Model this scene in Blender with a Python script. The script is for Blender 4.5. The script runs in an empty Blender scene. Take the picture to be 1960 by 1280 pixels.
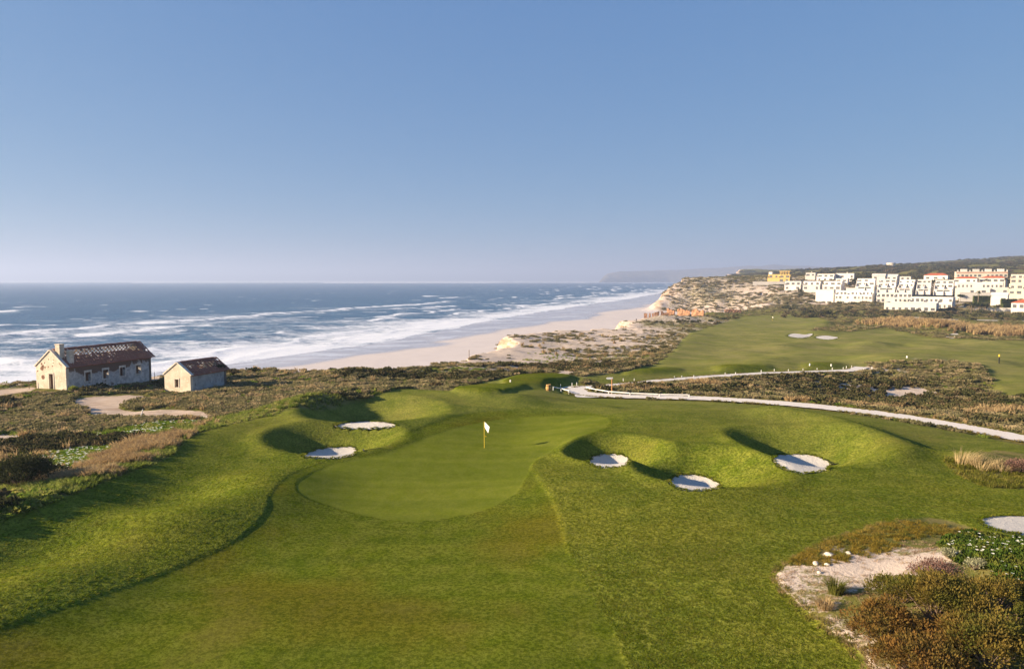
import bpy, bmesh, math, random
import numpy as np
from mathutils import Vector, Matrix

random.seed(7)
RNG = np.random.default_rng(11)
SC = bpy.context.scene
COL = SC.collection
R = math.radians

# ------------------------------------------------------------------ camera, world, sun, exposure
CAM_Z = 34.0            # metres above the sea; the green lies about 14 m below the camera
FPX = 1400.0            # focal length in pixels of the 1960 px wide photograph
PITCH = math.atan(105.0 / FPX)
cam_d = bpy.data.cameras.new('camera')
cam_d.sensor_width = 36.0
cam_d.lens = 36.0 * FPX / 1960.0
cam_d.clip_start = 0.5
cam_d.clip_end = 90000
cam = bpy.data.objects.new('camera', cam_d)
cam.location = (0, 0, CAM_Z)
cam.rotation_euler = (R(90) - PITCH, 0, 0)
COL.objects.link(cam)
SC.camera = cam

SUN_EL = 18.0
SUN_AZ = 188.0          # compass-like angle in the xy plane of the direction towards the sun (180 = straight left)
sdir = Vector((math.cos(R(SUN_AZ)) * math.cos(R(SUN_EL)), math.sin(R(SUN_AZ)) * math.cos(R(SUN_EL)), math.sin(R(SUN_EL))))
world = bpy.data.worlds.new('World')
SC.world = world
world.use_nodes = True
wn = world.node_tree
for n in list(wn.nodes):
    wn.nodes.remove(n)
w_out = wn.nodes.new('ShaderNodeOutputWorld')
w_bg = wn.nodes.new('ShaderNodeBackground')
w_sky = wn.nodes.new('ShaderNodeTexSky')
w_sky.sky_type = 'NISHITA'
w_sky.sun_disc = False
w_sky.sun_elevation = R(SUN_EL)
w_sky.sun_rotation = math.atan2(sdir.x, sdir.y)
w_sky.altitude = 30
w_sky.air_density = 0.8
w_sky.dust_density = 0.25
w_sky.ozone_density = 5.0
w_sep = wn.nodes.new('ShaderNodeSeparateColor')
w_com = wn.nodes.new('ShaderNodeCombineColor')
wn.links.new(w_sky.outputs[0], w_sep.inputs[0])
for ch, (gain, gam) in enumerate(((0.93, 0.60), (1.30, 0.44), (2.34, 0.22))):      # hazier, mauve sky: green and blue level off towards the horizon
    p_ = wn.nodes.new('ShaderNodeMath'); p_.operation = 'POWER'; p_.inputs[1].default_value = gam
    g_ = wn.nodes.new('ShaderNodeMath'); g_.operation = 'MULTIPLY'; g_.inputs[1].default_value = gain
    wn.links.new(w_sep.outputs[ch], p_.inputs[0]); wn.links.new(p_.outputs[0], g_.inputs[0]); wn.links.new(g_.outputs[0], w_com.inputs[ch])
w_bg.inputs['Strength'].default_value = 0.063
wn.links.new(w_com.outputs[0], w_bg.inputs['Color'])
wn.links.new(w_bg.outputs[0], w_out.inputs['Surface'])

sun_d = bpy.data.lights.new('sun', 'SUN')
sun_d.energy = 5.0
sun_d.angle = R(0.6)
sun_d.color = (1.0, 0.80, 0.56)
sun = bpy.data.objects.new('sun', sun_d)
sun.rotation_euler = sdir.to_track_quat('Z', 'Y').to_euler()
sun.location = (-60, 0, 80)
COL.objects.link(sun)

SC.view_settings.view_transform = 'Standard'
SC.view_settings.look = 'None'
SC.view_settings.exposure = 1.5
SC.view_settings.gamma = 1.0
SC.view_settings.use_curve_mapping = False
SC.render.engine = 'CYCLES'
SC.cycles.use_denoising = True
SC.cycles.max_bounces = 5
SC.cycles.diffuse_bounces = 2
SC.cycles.glossy_bounces = 2
SC.cycles.transmission_bounces = 3
SC.cycles.volume_bounces = 0
SC.cycles.transparent_max_bounces = 6

# ------------------------------------------------------------------ helpers
def ray(px, py):
    """photo pixel -> direction in the world (unit depth along the ground axis is not assumed)"""
    a = (px - 980.0) / FPX
    b = (640.0 - py) / FPX
    c, s = math.cos(PITCH), math.sin(PITCH)
    return np.array([a, c + b * s, b * c - s])

def at_z(px, py, z):
    d = ray(px, py)
    t = (z - CAM_Z) / d[2]
    return d * t + np.array([0, 0, CAM_Z])

def at_depth(px, depth, z):
    """column px, horizontal distance along y = depth"""
    c, s = math.cos(PITCH), math.sin(PITCH)
    zc = depth * c - (z - CAM_Z) * s
    return np.array([(px - 980.0) / FPX * zc, depth, z])

_perm = RNG.random(65536)
def _h(ix, iy, seed):
    return _perm[((ix * 7349 + iy * 9151 + seed * 3571) ^ ((ix * 31) >> 3) ^ (iy * 17)) & 65535]
def vnoise(x, y, seed=0):
    ix = np.floor(x).astype(np.int64); iy = np.floor(y).astype(np.int64)
    fx = x - ix; fy = y - iy
    fx = fx * fx * fx * (fx * (fx * 6 - 15) + 10); fy = fy * fy * fy * (fy * (fy * 6 - 15) + 10)
    a = _h(ix, iy, seed); b = _h(ix + 1, iy, seed); c = _h(ix, iy + 1, seed); d = _h(ix + 1, iy + 1, seed)
    return (a * (1 - fx) + b * fx) * (1 - fy) + (c * (1 - fx) + d * fx) * fy
def fbm(x, y, wl, octv=4, seed=0, gain=0.5):
    s = 0; amp = 1.0; tot = 0
    ca, sa = 0.8, 0.6
    for o in range(octv):
        s = s + amp * vnoise(x / wl + 13.7 * o, y / wl + 7.3 * o, seed + o); tot += amp
        amp *= gain; wl *= 0.5
        x, y = ca * x - sa * y, sa * x + ca * y
    return s / tot          # 0..1, mean about .5
def sstep(a, b, x):
    t = np.clip((x - a) / (b - a), 0, 1)
    return t * t * (3 - 2 * t)

def seg_dist(X, Y, pts):
    best = np.full(X.shape, 1e12)
    for (x0, y0), (x1, y1) in zip(pts[:-1], pts[1:]):
        dx, dy = x1 - x0, y1 - y0
        L = dx * dx + dy * dy + 1e-9
        t = np.clip(((X - x0) * dx + (Y - y0) * dy) / L, 0, 1)
        best = np.minimum(best, (X - x0 - t * dx) ** 2 + (Y - y0 - t * dy) ** 2)
    return np.sqrt(best)
def inside(X, Y, poly):
    res = np.zeros(X.shape, bool)
    n = len(poly)
    for i in range(n):
        x0, y0 = poly[i]; x1, y1 = poly[(i + 1) % n]
        if y0 == y1: continue
        c = (y0 > Y) != (y1 > Y)
        res ^= c & (X < (x1 - x0) * (Y - y0) / (y1 - y0) + x0)
    return res
def smooth_line(pts, n=6, closed=False):
    """Catmull-Rom through the points"""
    P = [np.array(p, float) for p in pts]
    out = []
    m = len(P)
    rng = range(m) if closed else range(m - 1)
    for i in rng:
        if closed:
            p0, p1, p2, p3 = P[i - 1], P[i], P[(i + 1) % m], P[(i + 2) % m]
        else:
            p0, p1, p2, p3 = P[max(i - 1, 0)], P[i], P[i + 1], P[min(i + 2, m - 1)]
        for k in range(n):
            t = k / n
            out.append(0.5 * ((2 * p1) + (-p0 + p2) * t + (2 * p0 - 5 * p1 + 4 * p2 - p3) * t * t + (-p0 + 3 * p1 - 3 * p2 + p3) * t ** 3))
    if not closed: out.append(P[-1])
    return out

# ------------------------------------------------------------------ materials
def new_mat(name):
    m = bpy.data.materials.new(name); m.use_nodes = True
    nt = m.node_tree
    for n in list(nt.nodes): nt.nodes.remove(n)
    out = nt.nodes.new('ShaderNodeOutputMaterial')
    return m, nt, out
class NB:
    """small node-building helper"""
    def __init__(s, nt): s.nt = nt; s.L = nt.links.new
    def n(s, t, **kw):
        nd = s.nt.nodes.new(t)
        for k, v in kw.items():
            if k in nd.inputs: nd.inputs[k].default_value = v
            else: setattr(nd, k, v)
        return nd
    def attr(s, name):
        return s.n('ShaderNodeAttribute', attribute_name=name).outputs['Fac']
    def coord(s, which='Object'):
        return s.n('ShaderNodeTexCoord').outputs[which]
    def mapping(s, vec, scale=(1, 1, 1), rot=(0, 0, 0)):
        m = s.n('ShaderNodeMapping'); m.inputs['Scale'].default_value = scale; m.inputs['Rotation'].default_value = rot
        s.L(vec, m.inputs['Vector']); return m.outputs[0]
    def noise(s, vec, scale, detail=3, rough=0.55, dist=0.0):
        nd = s.n('ShaderNodeTexNoise'); nd.inputs['Scale'].default_value = scale; nd.inputs['Detail'].default_value = detail
        nd.inputs['Roughness'].default_value = rough; nd.inputs['Distortion'].default_value = dist
        s.L(vec, nd.inputs['Vector']); return nd.outputs['Fac']
    def ramp(s, fac, a, b, ca=(0, 0, 0), cb=(1, 1, 1)):
        r = s.n('ShaderNodeMapRange'); r.interpolation_type = 'SMOOTHSTEP'
        r.inputs['From Min'].default_value = a; r.inputs['From Max'].default_value = b
        s.L(fac, r.inputs['Value']); return r.outputs[0]
    def mix(s, fac, a, b, mode='MIX'):
        m = s.n('ShaderNodeMix'); m.data_type = 'RGBA'; m.blend_type = mode
        s.set(m.inputs[0], fac); s.set(m.inputs[6], a); s.set(m.inputs[7], b)
        return m.outputs[2]
    def set(s, sock, v):
        if isinstance(v, bpy.types.NodeSocket): s.L(v, sock)
        elif isinstance(v, (tuple, list)): sock.default_value = tuple(v) + ((1,) if len(v) == 3 and sock.type == 'RGBA' else ())
        else: sock.default_value = v
    def math(s, op, a, b=0.0, clamp=False):
        m = s.n('ShaderNodeMath', operation=op); m.use_clamp = clamp
        s.set(m.inputs[0], a); s.set(m.inputs[1], b); return m.outputs[0]
    def bump(s, h, strength=1.0, dist=0.1):
        b = s.n('ShaderNodeBump'); s.set(b.inputs['Strength'], strength); b.inputs['Distance'].default_value = dist
        s.L(h, b.inputs['Height']); return b.outputs[0]
    def bsdf(s, color, rough=0.9, normal=None, spec=0.2, **kw):
        p = s.n('ShaderNodeBsdfPrincipled'); s.set(p.inputs['Base Color'], color); s.set(p.inputs['Roughness'], rough)
        s.set(p.inputs['Specular IOR Level'], spec)
        if normal is not None: s.L(normal, p.inputs['Normal'])
        for k, v in kw.items(): s.set(p.inputs[k], v)
        return p.outputs[0]

MATS = {}
def plain(name, col, rough=0.85, var=0.25, scale=2.0, bump=0.0, spec=0.2, rand=0.0):
    """solid procedural material with tonal variation"""
    if name in MATS: return MATS[name]
    m, nt, out = new_mat(name); b = NB(nt)
    co = b.coord()
    f = b.noise(co, scale, 4, 0.6)
    dark = tuple(c * (1 - var) for c in col); lite = tuple(min(1, c * (1 + var)) for c in col)
    c = b.mix(b.ramp(f, 0.3, 0.7), dark, lite)
    if rand:
        oi = b.n('ShaderNodeObjectInfo')
        c = b.mix(oi.outputs['Random'], b.mix(1.0, c, (1 - rand, 1 - rand, 1 - rand), 'MULTIPLY'), c)
    nrm = b.bump(b.noise(co, scale * 6, 3), bump, 0.02) if bump else None
    nt.links.new(b.bsdf(c, rough, nrm, spec), out.inputs['Surface'])
    MATS[name] = m
    return m

def foliage(name, ca, cb, cc=None, transl=0.25, ptscale=0.6):
    """leaf material: per-instance and spatial colour variation, a little light through the leaf"""
    m, nt, out = new_mat(name); b = NB(nt)
    oi = b.n('ShaderNodeObjectInfo')
    geo = b.n('ShaderNodeNewGeometry')
    f = b.noise(geo.outputs['Position'], ptscale, 3, 0.6)
    c = b.mix(b.ramp(f, 0.32, 0.68), ca, cb)
    if cc is not None:
        c = b.mix(b.ramp(oi.outputs['Random'], 0.55, 0.95), c, cc)
    f2 = b.noise(geo.outputs['Position'], 9.0, 2, 0.5)
    c = b.mix(0.6, c, b.mix(f2, (0.4, 0.4, 0.4), (1.75, 1.75, 1.75)), 'MULTIPLY')
    d = b.n('ShaderNodeBsdfDiffuse'); b.set(d.inputs['Color'], c)
    t = b.n('ShaderNodeBsdfTranslucent'); b.set(t.inputs['Color'], c)
    mx = b.n('ShaderNodeMixShader'); mx.inputs[0].default_value = transl
    b.L(d.outputs[0], mx.inputs[1]); b.L(t.outputs[0], mx.inputs[2])
    b.L(mx.outputs[0], out.inputs['Surface'])
    return m

# ------------------------------------------------------------------ object helpers
def tag(o, label=None, cat=None, group=None, kind=None):
    if label: o['label'] = label
    if cat: o['category'] = cat
    if group: o['group'] = group
    if kind: o['kind'] = kind
    return o
def empty(name, loc=(0, 0, 0), rz=0.0):
    o = bpy.data.objects.new(name, None); o.location = loc; o.rotation_euler = (0, 0, rz); o.empty_display_size = 0.2
    COL.objects.link(o); return o
def link_mesh(name, me, parent=None, mat=None):
    if mat is not None and len(me.materials) == 0: me.materials.append(mat)
    o = bpy.data.objects.new(name, me); COL.objects.link(o)
    if parent is not None: o.parent = parent
    return o
class MB:
    """collects simple solids and links them as one mesh object"""
    def __init__(s): s.v = []; s.f = []
    def add(s, vs, fs):
        k = len(s.v); s.v += [tuple(map(float, p)) for p in vs]; s.f += [tuple(i + k for i in f) for f in fs]; return s
    def box(s, x0, x1, y0, y1, z0, z1):
        return s.add([(x0, y0, z0), (x1, y0, z0), (x1, y1, z0), (x0, y1, z0), (x0, y0, z1), (x1, y0, z1), (x1, y1, z1), (x0, y1, z1)],
                     [(3, 2, 1, 0), (4, 5, 6, 7), (0, 1, 5, 4), (1, 2, 6, 5), (2, 3, 7, 6), (3, 0, 4, 7)])
    def prism(s, poly, y0, y1):
        """poly in (x, z), extruded along y"""
        n = len(poly)
        vs = [(x, y0, z) for x, z in poly] + [(x, y1, z) for x, z in poly]
        fs = [tuple(range(n)), tuple(range(2 * n - 1, n - 1, -1))]
        for i in range(n):
            j = (i + 1) % n; fs.append((j, i, i + n, j + n))
        return s.add(vs, fs)
    def tube(s, pts, radii, n=8, cap=True):
        pts = [Vector(p) for p in pts]
        k0 = len(s.v)
        for i, p in enumerate(pts):
            d = (pts[min(i + 1, len(pts) - 1)] - pts[max(i - 1, 0)]).normalized()
            a = d.orthogonal().normalized() if i == 0 else (a - d * a.dot(d)).normalized()
            bb = d.cross(a)
            r = radii[i] if isinstance(radii, (list, tuple)) else radii
            for k in range(n):
                t = 2 * math.pi * k / n
                s.v.append(tuple(p + a * math.cos(t) * r + bb * math.sin(t) * r))
        for i in range(len(pts) - 1):
            for k in range(n):
                q = (k + 1) % n
                s.f.append((k0 + i * n + k, k0 + i * n + q, k0 + (i + 1) * n + q, k0 + (i + 1) * n + k))
        if cap:
            s.f.append(tuple(k0 + k for k in range(n))[::-1]); e = k0 + (len(pts) - 1) * n
            s.f.append(tuple(e + k for k in range(n)))
        return s
    def mesh(s, name, mat=None):
        me = bpy.data.meshes.new(name); me.from_pydata(s.v, [], s.f); me.update()
        if mat: me.materials.append(mat)
        return me
    def build(s, name, mat, parent=None, bevel=0.0, smooth=False):
        me = s.mesh(name, mat)
        if bevel:
            bm = bmesh.new(); bm.from_mesh(me)
            bmesh.ops.recalc_face_normals(bm, faces=bm.faces)
            bmesh.ops.bevel(bm, geom=list(bm.edges), offset=bevel, segments=1, affect='EDGES')
            bm.to_mesh(me); bm.free()
        if smooth: me.shade_smooth()
        return link_mesh(name, me, parent)
def np_mesh(name, V, F, mat=None, smooth=True):
    """fast mesh from arrays; F is (n,3) or (n,4)"""
    me = bpy.data.meshes.new(name)
    k = F.shape[1]
    me.vertices.add(len(V)); me.vertices.foreach_set('co', np.ascontiguousarray(V, np.float32).ravel())
    me.loops.add(F.size); me.loops.foreach_set('vertex_index', np.ascontiguousarray(F, np.int32).ravel())
    me.polygons.add(len(F)); me.polygons.foreach_set('loop_start', np.arange(0, F.size, k, dtype=np.int32))
    me.polygons.foreach_set('loop_total', np.full(len(F), k, np.int32))
    me.update(calc_edges=True); me.validate()
    if smooth: me.polygons.foreach_set('use_smooth', np.ones(len(F), bool))
    if mat: me.materials.append(mat)
    return me
def set_attr(me, name, arr):
    a = me.attributes.new(name, 'FLOAT', 'POINT'); a.data.foreach_set('value', np.ascontiguousarray(arr, np.float32).ravel())
def grid_faces(nr, nc):
    i = np.arange(nr - 1)[:, None] * nc + np.arange(nc - 1)[None, :]
    return np.stack([i, i + 1, i + 1 + nc, i + nc], -1).reshape(-1, 4)

# ------------------------------------------------------------------ terrain: broad heights
def P2(px, py, z): return at_z(px, py, z)
ctrl = []
for px, py, z in [
    # foreground turf
    (-300, 1280, 20.2), (0, 1280, 20), (500, 1280, 19.9), (980, 1280, 20), (1500, 1280, 20), (1960, 1280, 20.6), (2300, 1280, 20.6),
    (300, 1150, 20), (980, 1100, 19.9), (1400, 1100, 20.3), (1800, 1080, 20.8), (2250, 1050, 20.6),
    (0, 1100, 20.3), (600, 1020, 19.9), (700, 930, 19.9), (930, 860, 20.1), (1000, 805, 20.2), (1100, 960, 20.2), (1250, 1000, 20.4), (1500, 960, 20.5), (1750, 950, 20.4),
    (400, 900, 20.6), (480, 830, 20.6), (560, 792, 20.8), (720, 760, 21.1), (850, 770, 20.9), (0, 1000, 21.0), (200, 925, 20.8), (340, 855, 20.6),
    (1000, 770, 20.7), (1200, 800, 20.6), (1330, 860, 20.9), (1400, 800, 20.4), (1550, 820, 20.6), (1700, 870, 20.6), (1750, 830, 20.0),
    # native slope by the houses
    (-300, 900, 19.6), (100, 880, 19.6), (250, 800, 19.4), (100, 749, 19.2), (220, 735, 19.0), (340, 748, 19.0), (430, 735, 18.9), (-200, 745, 19), (0, 745, 19.1), (480, 760, 19.4), (640, 722, 18.6), (700, 735, 19.0),
    (850, 730, 18.8), (950, 715, 18.6),
    # tees and path
    (900, 748, 19.6), (1040, 730, 19.4), (1100, 750, 18.9), (1171, 755, 18.9), (1250, 745, 18.6), (1400, 765, 19.1), (1600, 785, 19.3), (1800, 813, 19.4), (1960, 845, 19.5), (2300, 900, 19.8),
    (1200, 715, 18.6), (1300, 722, 18.3), (1450, 706, 18.0), (1560, 702, 17.8), (1660, 702, 17.5), (1400, 735, 17.8),
    (1550, 742, 17.2), (1700, 748, 16.6), (1850, 748, 16.6), (1950, 795, 18.2), (2200, 800, 18), (1750, 692, 17.9), (1850, 700, 17.6),
    # far fairway
    (1300, 695, 17.2), (1300, 660, 15.5), (1500, 665, 15.6), (1700, 672, 15.6), (1900, 690, 16.5), (2200, 690, 16), (1530, 643, 14.5), (1360, 640, 13.6), (1450, 622, 11.6), (1478, 614, 11.0),
    (1700, 640, 14.0), (1900, 655, 13.8), (1820, 642, 13.2), (2200, 650, 13.5), (1640, 622, 12.8), (1750, 617, 12.0), (1900, 625, 11.8), (1850, 608, 10.8), (2200, 610, 11),
    # dunes on the bluff
    (700, 706, 18.2), (900, 690, 17.6), (980, 662, 17.2), (1100, 640, 15.2), (1200, 630, 13.6), (1100, 690, 16.6), (1000, 702, 17.3), (1150, 665, 15.6), (1255, 614, 12.2), (1330, 612, 11.6), (1390, 604, 10.8), (1430, 602, 10.3)]:
    ctrl.append(P2(px, py, z))
for px, D, z in [
    # bay and hillside with the town
    (1420, 600, 9), (1480, 610, 11), (1400, 690, 7), (1310, 715, 5), (1290, 730, 12), (1330, 770, 26), (1360, 860, 35), (1420, 800, 31), (1480, 800, 31.5), (1500, 705, 22.5), (1440, 690, 14), (1380, 700, 11), (1500, 645, 13.5),
    (1400, 1000, 36), (1440, 1300, 36), (1560, 620, 15), (1560, 700, 23.5), (1620, 610, 16.5), (1700, 585, 16), (1700, 670, 25), (1620, 700, 26), (1560, 800, 33), (1640, 820, 35), (1740, 740, 30), (1850, 640, 21.5), (1900, 760, 32), (1830, 740, 31),
    (1800, 500, 11.8), (1750, 560, 14.5), (1880, 520, 13), (1960, 500, 12), (1930, 570, 18), (2200, 520, 14), (2200, 700, 26), (1840, 900, 39),
    (1560, 1200, 42), (1560, 1800, 56), (1480, 2200, 52), (1700, 1400, 60), (1760, 1000, 44), (1700, 2400, 88), (1850, 1500, 64), (1960, 1500, 74), (1960, 1000, 46), (2300, 1500, 95), (1960, 2400, 115), (2300, 900, 45), (1440, 2400, 70)]:
    ctrl.append(at_depth(px, D, z))
ctrl = np.array(ctrl)
def uv_of(x, y): return np.arctan2(x, y), np.log(np.hypot(x, y)) * 0.6
cu, cv = uv_of(ctrl[:, 0], ctrl[:, 1])
n = len(ctrl)
def tps(r2): return np.where(r2 > 1e-12, 0.5 * r2 * np.log(r2 + 1e-12), 0)
K = tps((cu[:, None] - cu[None]) ** 2 + (cv[:, None] - cv[None]) ** 2) + np.eye(n) * 2e-4
PM = np.stack([np.ones(n), cu, cv], 1)
A = np.block([[K, PM], [PM.T, np.zeros((3, 3))]])
TW = np.linalg.solve(A, np.concatenate([ctrl[:, 2], np.zeros(3)]))
def base_h(X, Y):
    u, v = uv_of(X, Y)
    sh = u.shape; u = u.ravel(); v = v.ravel()
    out = np.empty(u.size)
    for s in range(0, u.size, 60000):
        a, b = u[s:s + 60000], v[s:s + 60000]
        out[s:s + 60000] = tps((a[:, None] - cu[None]) ** 2 + (b[:, None] - cv[None]) ** 2) @ TW[:n] + TW[n] + TW[n + 1] * a + TW[n + 2] * b
    return out.reshape(sh)

# coast: edge of the bluff, and the waterline (both as lines on the ground)
edge = [(-330, 60, 0), (-160, 92, 0)]
edge += [tuple(P2(*p)) for p in [(-120, 738, 19), (40, 735, 19), (150, 726, 19), (300, 719, 18.9), (440, 708, 18.6), (500, 707, 18.3), (560, 708, 18.3), (640, 703, 18.4), (700, 705, 18), (760, 712, 17.8),
                                 (800, 708, 17.5), (835, 698, 17.4), (900, 686, 17.3), (930, 673, 17.2), (975, 657, 17.2), (985, 642, 17.2), (1000, 631, 17), (1040, 628, 16.4), (1100, 629, 15.4), (1195, 625, 13.9), (1212, 614, 13), (1228, 604, 12.4), (1290, 599, 11.4), (1380, 597, 10.6)]]
edge += [tuple(at_depth(*p)) for p in [(1440, 575, 10), (1470, 620, 10), (1440, 665, 9), (1380, 690, 8), (1310, 700, 5), (1275, 708, 4), (1272, 730, 4), (1290, 770, 4), (1325, 870, 4), (1345, 960, 4), (1368, 1080, 4), (1385, 1350, 4), (1400, 1800, 4), (1420, 2600, 4)]]
edge = [(p[0], p[1]) for p in edge]
land_poly = edge + [(4000, 2700), (4000, -200), (-330, -200)]
water = [(-600, 150), (-330, 178)]
water += [tuple(at_z(px, py, 0.0))[:2] for px, py in [(-200, 742), (100, 732), (290, 716), (440, 697), (560, 681), (700, 660), (850, 631), (1000, 603), (1100, 587), (1200, 573), (1290, 557), (1340, 546)]]
water += [(1700, 6500)]
sea_poly = water + [(-9000, 9000), (-9000, 100)]

ridges = [  # (pixel line with reference height, half width m, height m)
    ([(-250, 1085, 20.5), (0, 1000, 20.6), (130, 955, 20.6), (250, 910, 20.5), (340, 862, 20.4), (450, 815, 20.5), (560, 788, 20.5)], 3.4, 0.45),
    ([(560, 790, 20.6), (650, 762, 20.8), (760, 756, 20.8), (870, 762, 20.7), (980, 770, 20.5)], 3.5, 0.75),
    ([(-250, 1250, 20), (0, 1170, 20.1), (110, 1110, 20.2), (240, 1050, 20.2), (380, 995, 20.3), (480, 955, 20.3), (510, 930, 20.2)], 3.7, 0.78),
    ([(1100, 840, 20.3), (1200, 812, 20.3), (1330, 800, 20.3), (1430, 800, 20.2)], 4.0, 0.5),
    ([(1500, 805, 20.1), (1590, 820, 20.2), (1670, 850, 20.3), (1700, 880, 20.3)], 3.0, 0.9),
    ([(1010, 760, 20.2), (1080, 772, 20.2), (1150, 782, 20.2)], 2.5, 0.3),
    ([(1440, 985, 20.2), (1250, 960, 20.2), (1100, 930, 20.2)], 5.0, 0.25),
    ([(1390, 717, 18), (1500, 690, 17.2), (1620, 690, 17), (1720, 686, 17)], 4.0, 0.5),
    ([(1480, 668, 15.6), (1560, 657, 15.3), (1660, 662, 15.3)], 6.0, 0.9),
    ([(1640, 668, 15.3), (1720, 661, 15), (1800, 668, 15)], 5.0, 0.8),
    ([(1560, 640, 14), (1700, 632, 13.4), (1830, 652, 13.8), (1900, 660, 14)], 7.0, 1.0),
    ([(1560, 622, 12.5), (1650, 616, 12), (1740, 622, 12.4), (1800, 634, 13)], 9.0, 1.6),
    ([(1700, 690, 17.8), (1780, 686, 17.6), (1880, 692, 17.4)], 6.0, 1.1),
    ([(1270, 612, 12), (1340, 604, 11.6), (1420, 600, 10.6)], 14.0, 1.6),
    ([(1240, 690, 17), (1300, 668, 15.8), (1330, 640, 13.8)], 6.0, 0.7),
    ([(700, 720, 18.4), (820, 715, 18.2), (960, 708, 17.9)], 6.0, 0.9),
]
hollows = [  # (px, py, z, rx, ry, depth)
    (130, 1045, 20.5, 5.0, 3.2, 0.85), (330, 948, 20.5, 5.5, 3.8, 0.85), (450, 900, 20.5, 4.0, 4.0, 0.35), (-80, 1080, 20.5, 5, 4, 0.2),
    (1080, 1000, 20.1, 7, 4, 0.15), (430, 1085, 20.1, 7, 2.5, 0.35), (1800, 850, 20.0, 5, 4, 0.35),
    (1700, 755, 16.8, 14, 8, 0.8), (1850, 640, 13.4, 14, 12, 1.2),
]
BUNK = [  # name, hollow centre x, y, radii, floor height, sand pixels
    dict(cx=-14.1, cy=72.6, a=7.3, b=7.0, z=19.4),
    dict(cx=-15.3, cy=61.2, a=5.9, b=5.4, z=18.9),
    dict(cx=7.5, cy=56.6, a=3.3, ar=5.4, b=4.6, z=18.75),
    dict(cx=13.0, cy=51.2, a=4.3, ar=6.2, b=5.6, z=19.0),
    dict(cx=23.2, cy=58.2, a=5.4, ar=7.8, b=7.2, z=18.9),
]
MOUND = (27.2, 27.5)   # shrubby mound in the right foreground

def terr_h(X, Y):
    h = base_h(X, Y)
    for line, w, amp in ridges:
        pts = [tuple(p[:2]) for p in smooth_line([P2(*q) for q in line], 4)]
        q = np.array(pts)
        m = (X > q[:, 0].min() - 3 * w) & (X < q[:, 0].max() + 3 * w) & (Y > q[:, 1].min() - 3 * w) & (Y < q[:, 1].max() + 3 * w)
        h[m] += amp * np.exp(-(seg_dist(X[m], Y[m], pts) / w) ** 2)
    for px, py, z, rx, ry, dep in hollows:
        c = P2(px, py, z)
        h = h - dep * np.exp(-((X - c[0]) / rx) ** 2 - ((Y - c[1]) / ry) ** 2)
    # near mound
    q = np.hypot((X - 24.5) / 9.5, (Y - 29.0) / 8.0)
    h = h + 1.9 * (1 - sstep(0.1, 1.0, q)) 
    # grass knoll with the pale clump
    c = P2(1890, 885, 20.4)
    h = h + 1.0 * np.exp(-((X - c[0]) / 3.4) ** 2 - ((Y - c[1]) / 2.6) ** 2)
    return h

def bunkers(h, X, Y):
    for bk in BUNK:
        ang = np.arctan2(Y - bk['cy'], X - bk['cx'])
        q = np.hypot((X - bk['cx']) / np.where(X < bk['cx'], bk['a'], bk.get('ar', bk['a'])), (Y - bk['cy']) / bk['b']) * (1 + 0.05 * np.sin(3 * ang + bk['cx']))
        w = 0.5 + 0.5 * np.cos(np.pi * np.clip((q - .12) / .98, 0, 1))
        rim = np.exp(-((q - 1.05) / 0.16) ** 2) * 0.12
        rim = rim + 0.12 * np.exp(-((q - 1.0) / 0.26) ** 2) * np.clip(-np.cos(ang - R(15)), 0, 1) ** 1.5
        h = h + rim
        h = h * (1 - w) + bk['z'] * w
    return h

# fan of ground samples: fine near the camera, coarser with distance
NC = 900
U = np.linspace(R(-54), R(54), NC)
rr = [4.0]
while rr[-1] < 2500:
    r = rr[-1]
    rr.append(r + min(max(r * r / (14.0 * 731) * 0.72, 0.16), 0.0105 * r if r > 60 else 9))
    if len(rr) > 3000: break
RR = np.array(rr); NR = len(RR)
GX = RR[:, None] * np.sin(U)[None]; GY = RR[:, None] * np.cos(U)[None]
H0 = terr_h(GX, GY)
isl = inside(GX, GY, land_poly)
d_edge = seg_dist(GX, GY, edge) * np.where(isl, 1, -1)            # + on land
warp = (fbm(GX, GY, 26, 4, 3) - 0.5) * 13 + (fbm(GX, GY, 7, 3, 5) - 0.5) * 4
d_edge = d_edge + warp * np.clip(np.hypot(GX, GY) / 200, 0.35, 1.6)
d_wat = seg_dist(GX, GY, water) * np.where(inside(GX, GY, sea_poly), -1, 1)   # + landward
d_wat = d_wat + (fbm(GX, GY, 60, 3, 9) - 0.5) * 12
beach = np.where(d_wat > 0, 5.0 * d_wat / (d_wat + np.maximum(-d_edge, 0) + 20), 0.04 * d_wat)
beach = np.maximum(beach, -4) + (fbm(GX, GY, 30, 3, 21) - 0.5) * 0.35
rgh = np.hypot(GX, GY)
far = rgh > 640
cliffw = np.where(far, 26, np.where(rgh > 195, 9, 13))
k = sstep(0, 1, (d_edge + cliffw) / cliffw)                      # 0 foot .. 1 top
strata = np.clip(k + (fbm(GX, GY, 9, 3, 31) - 0.5) * 0.35 * np.sin(np.pi * np.clip(k, 0, 1)), 0, 1)
H = beach * (1 - strata) + np.maximum(H0, beach) * strata
onland = np.clip(k, 0, 1)

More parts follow.
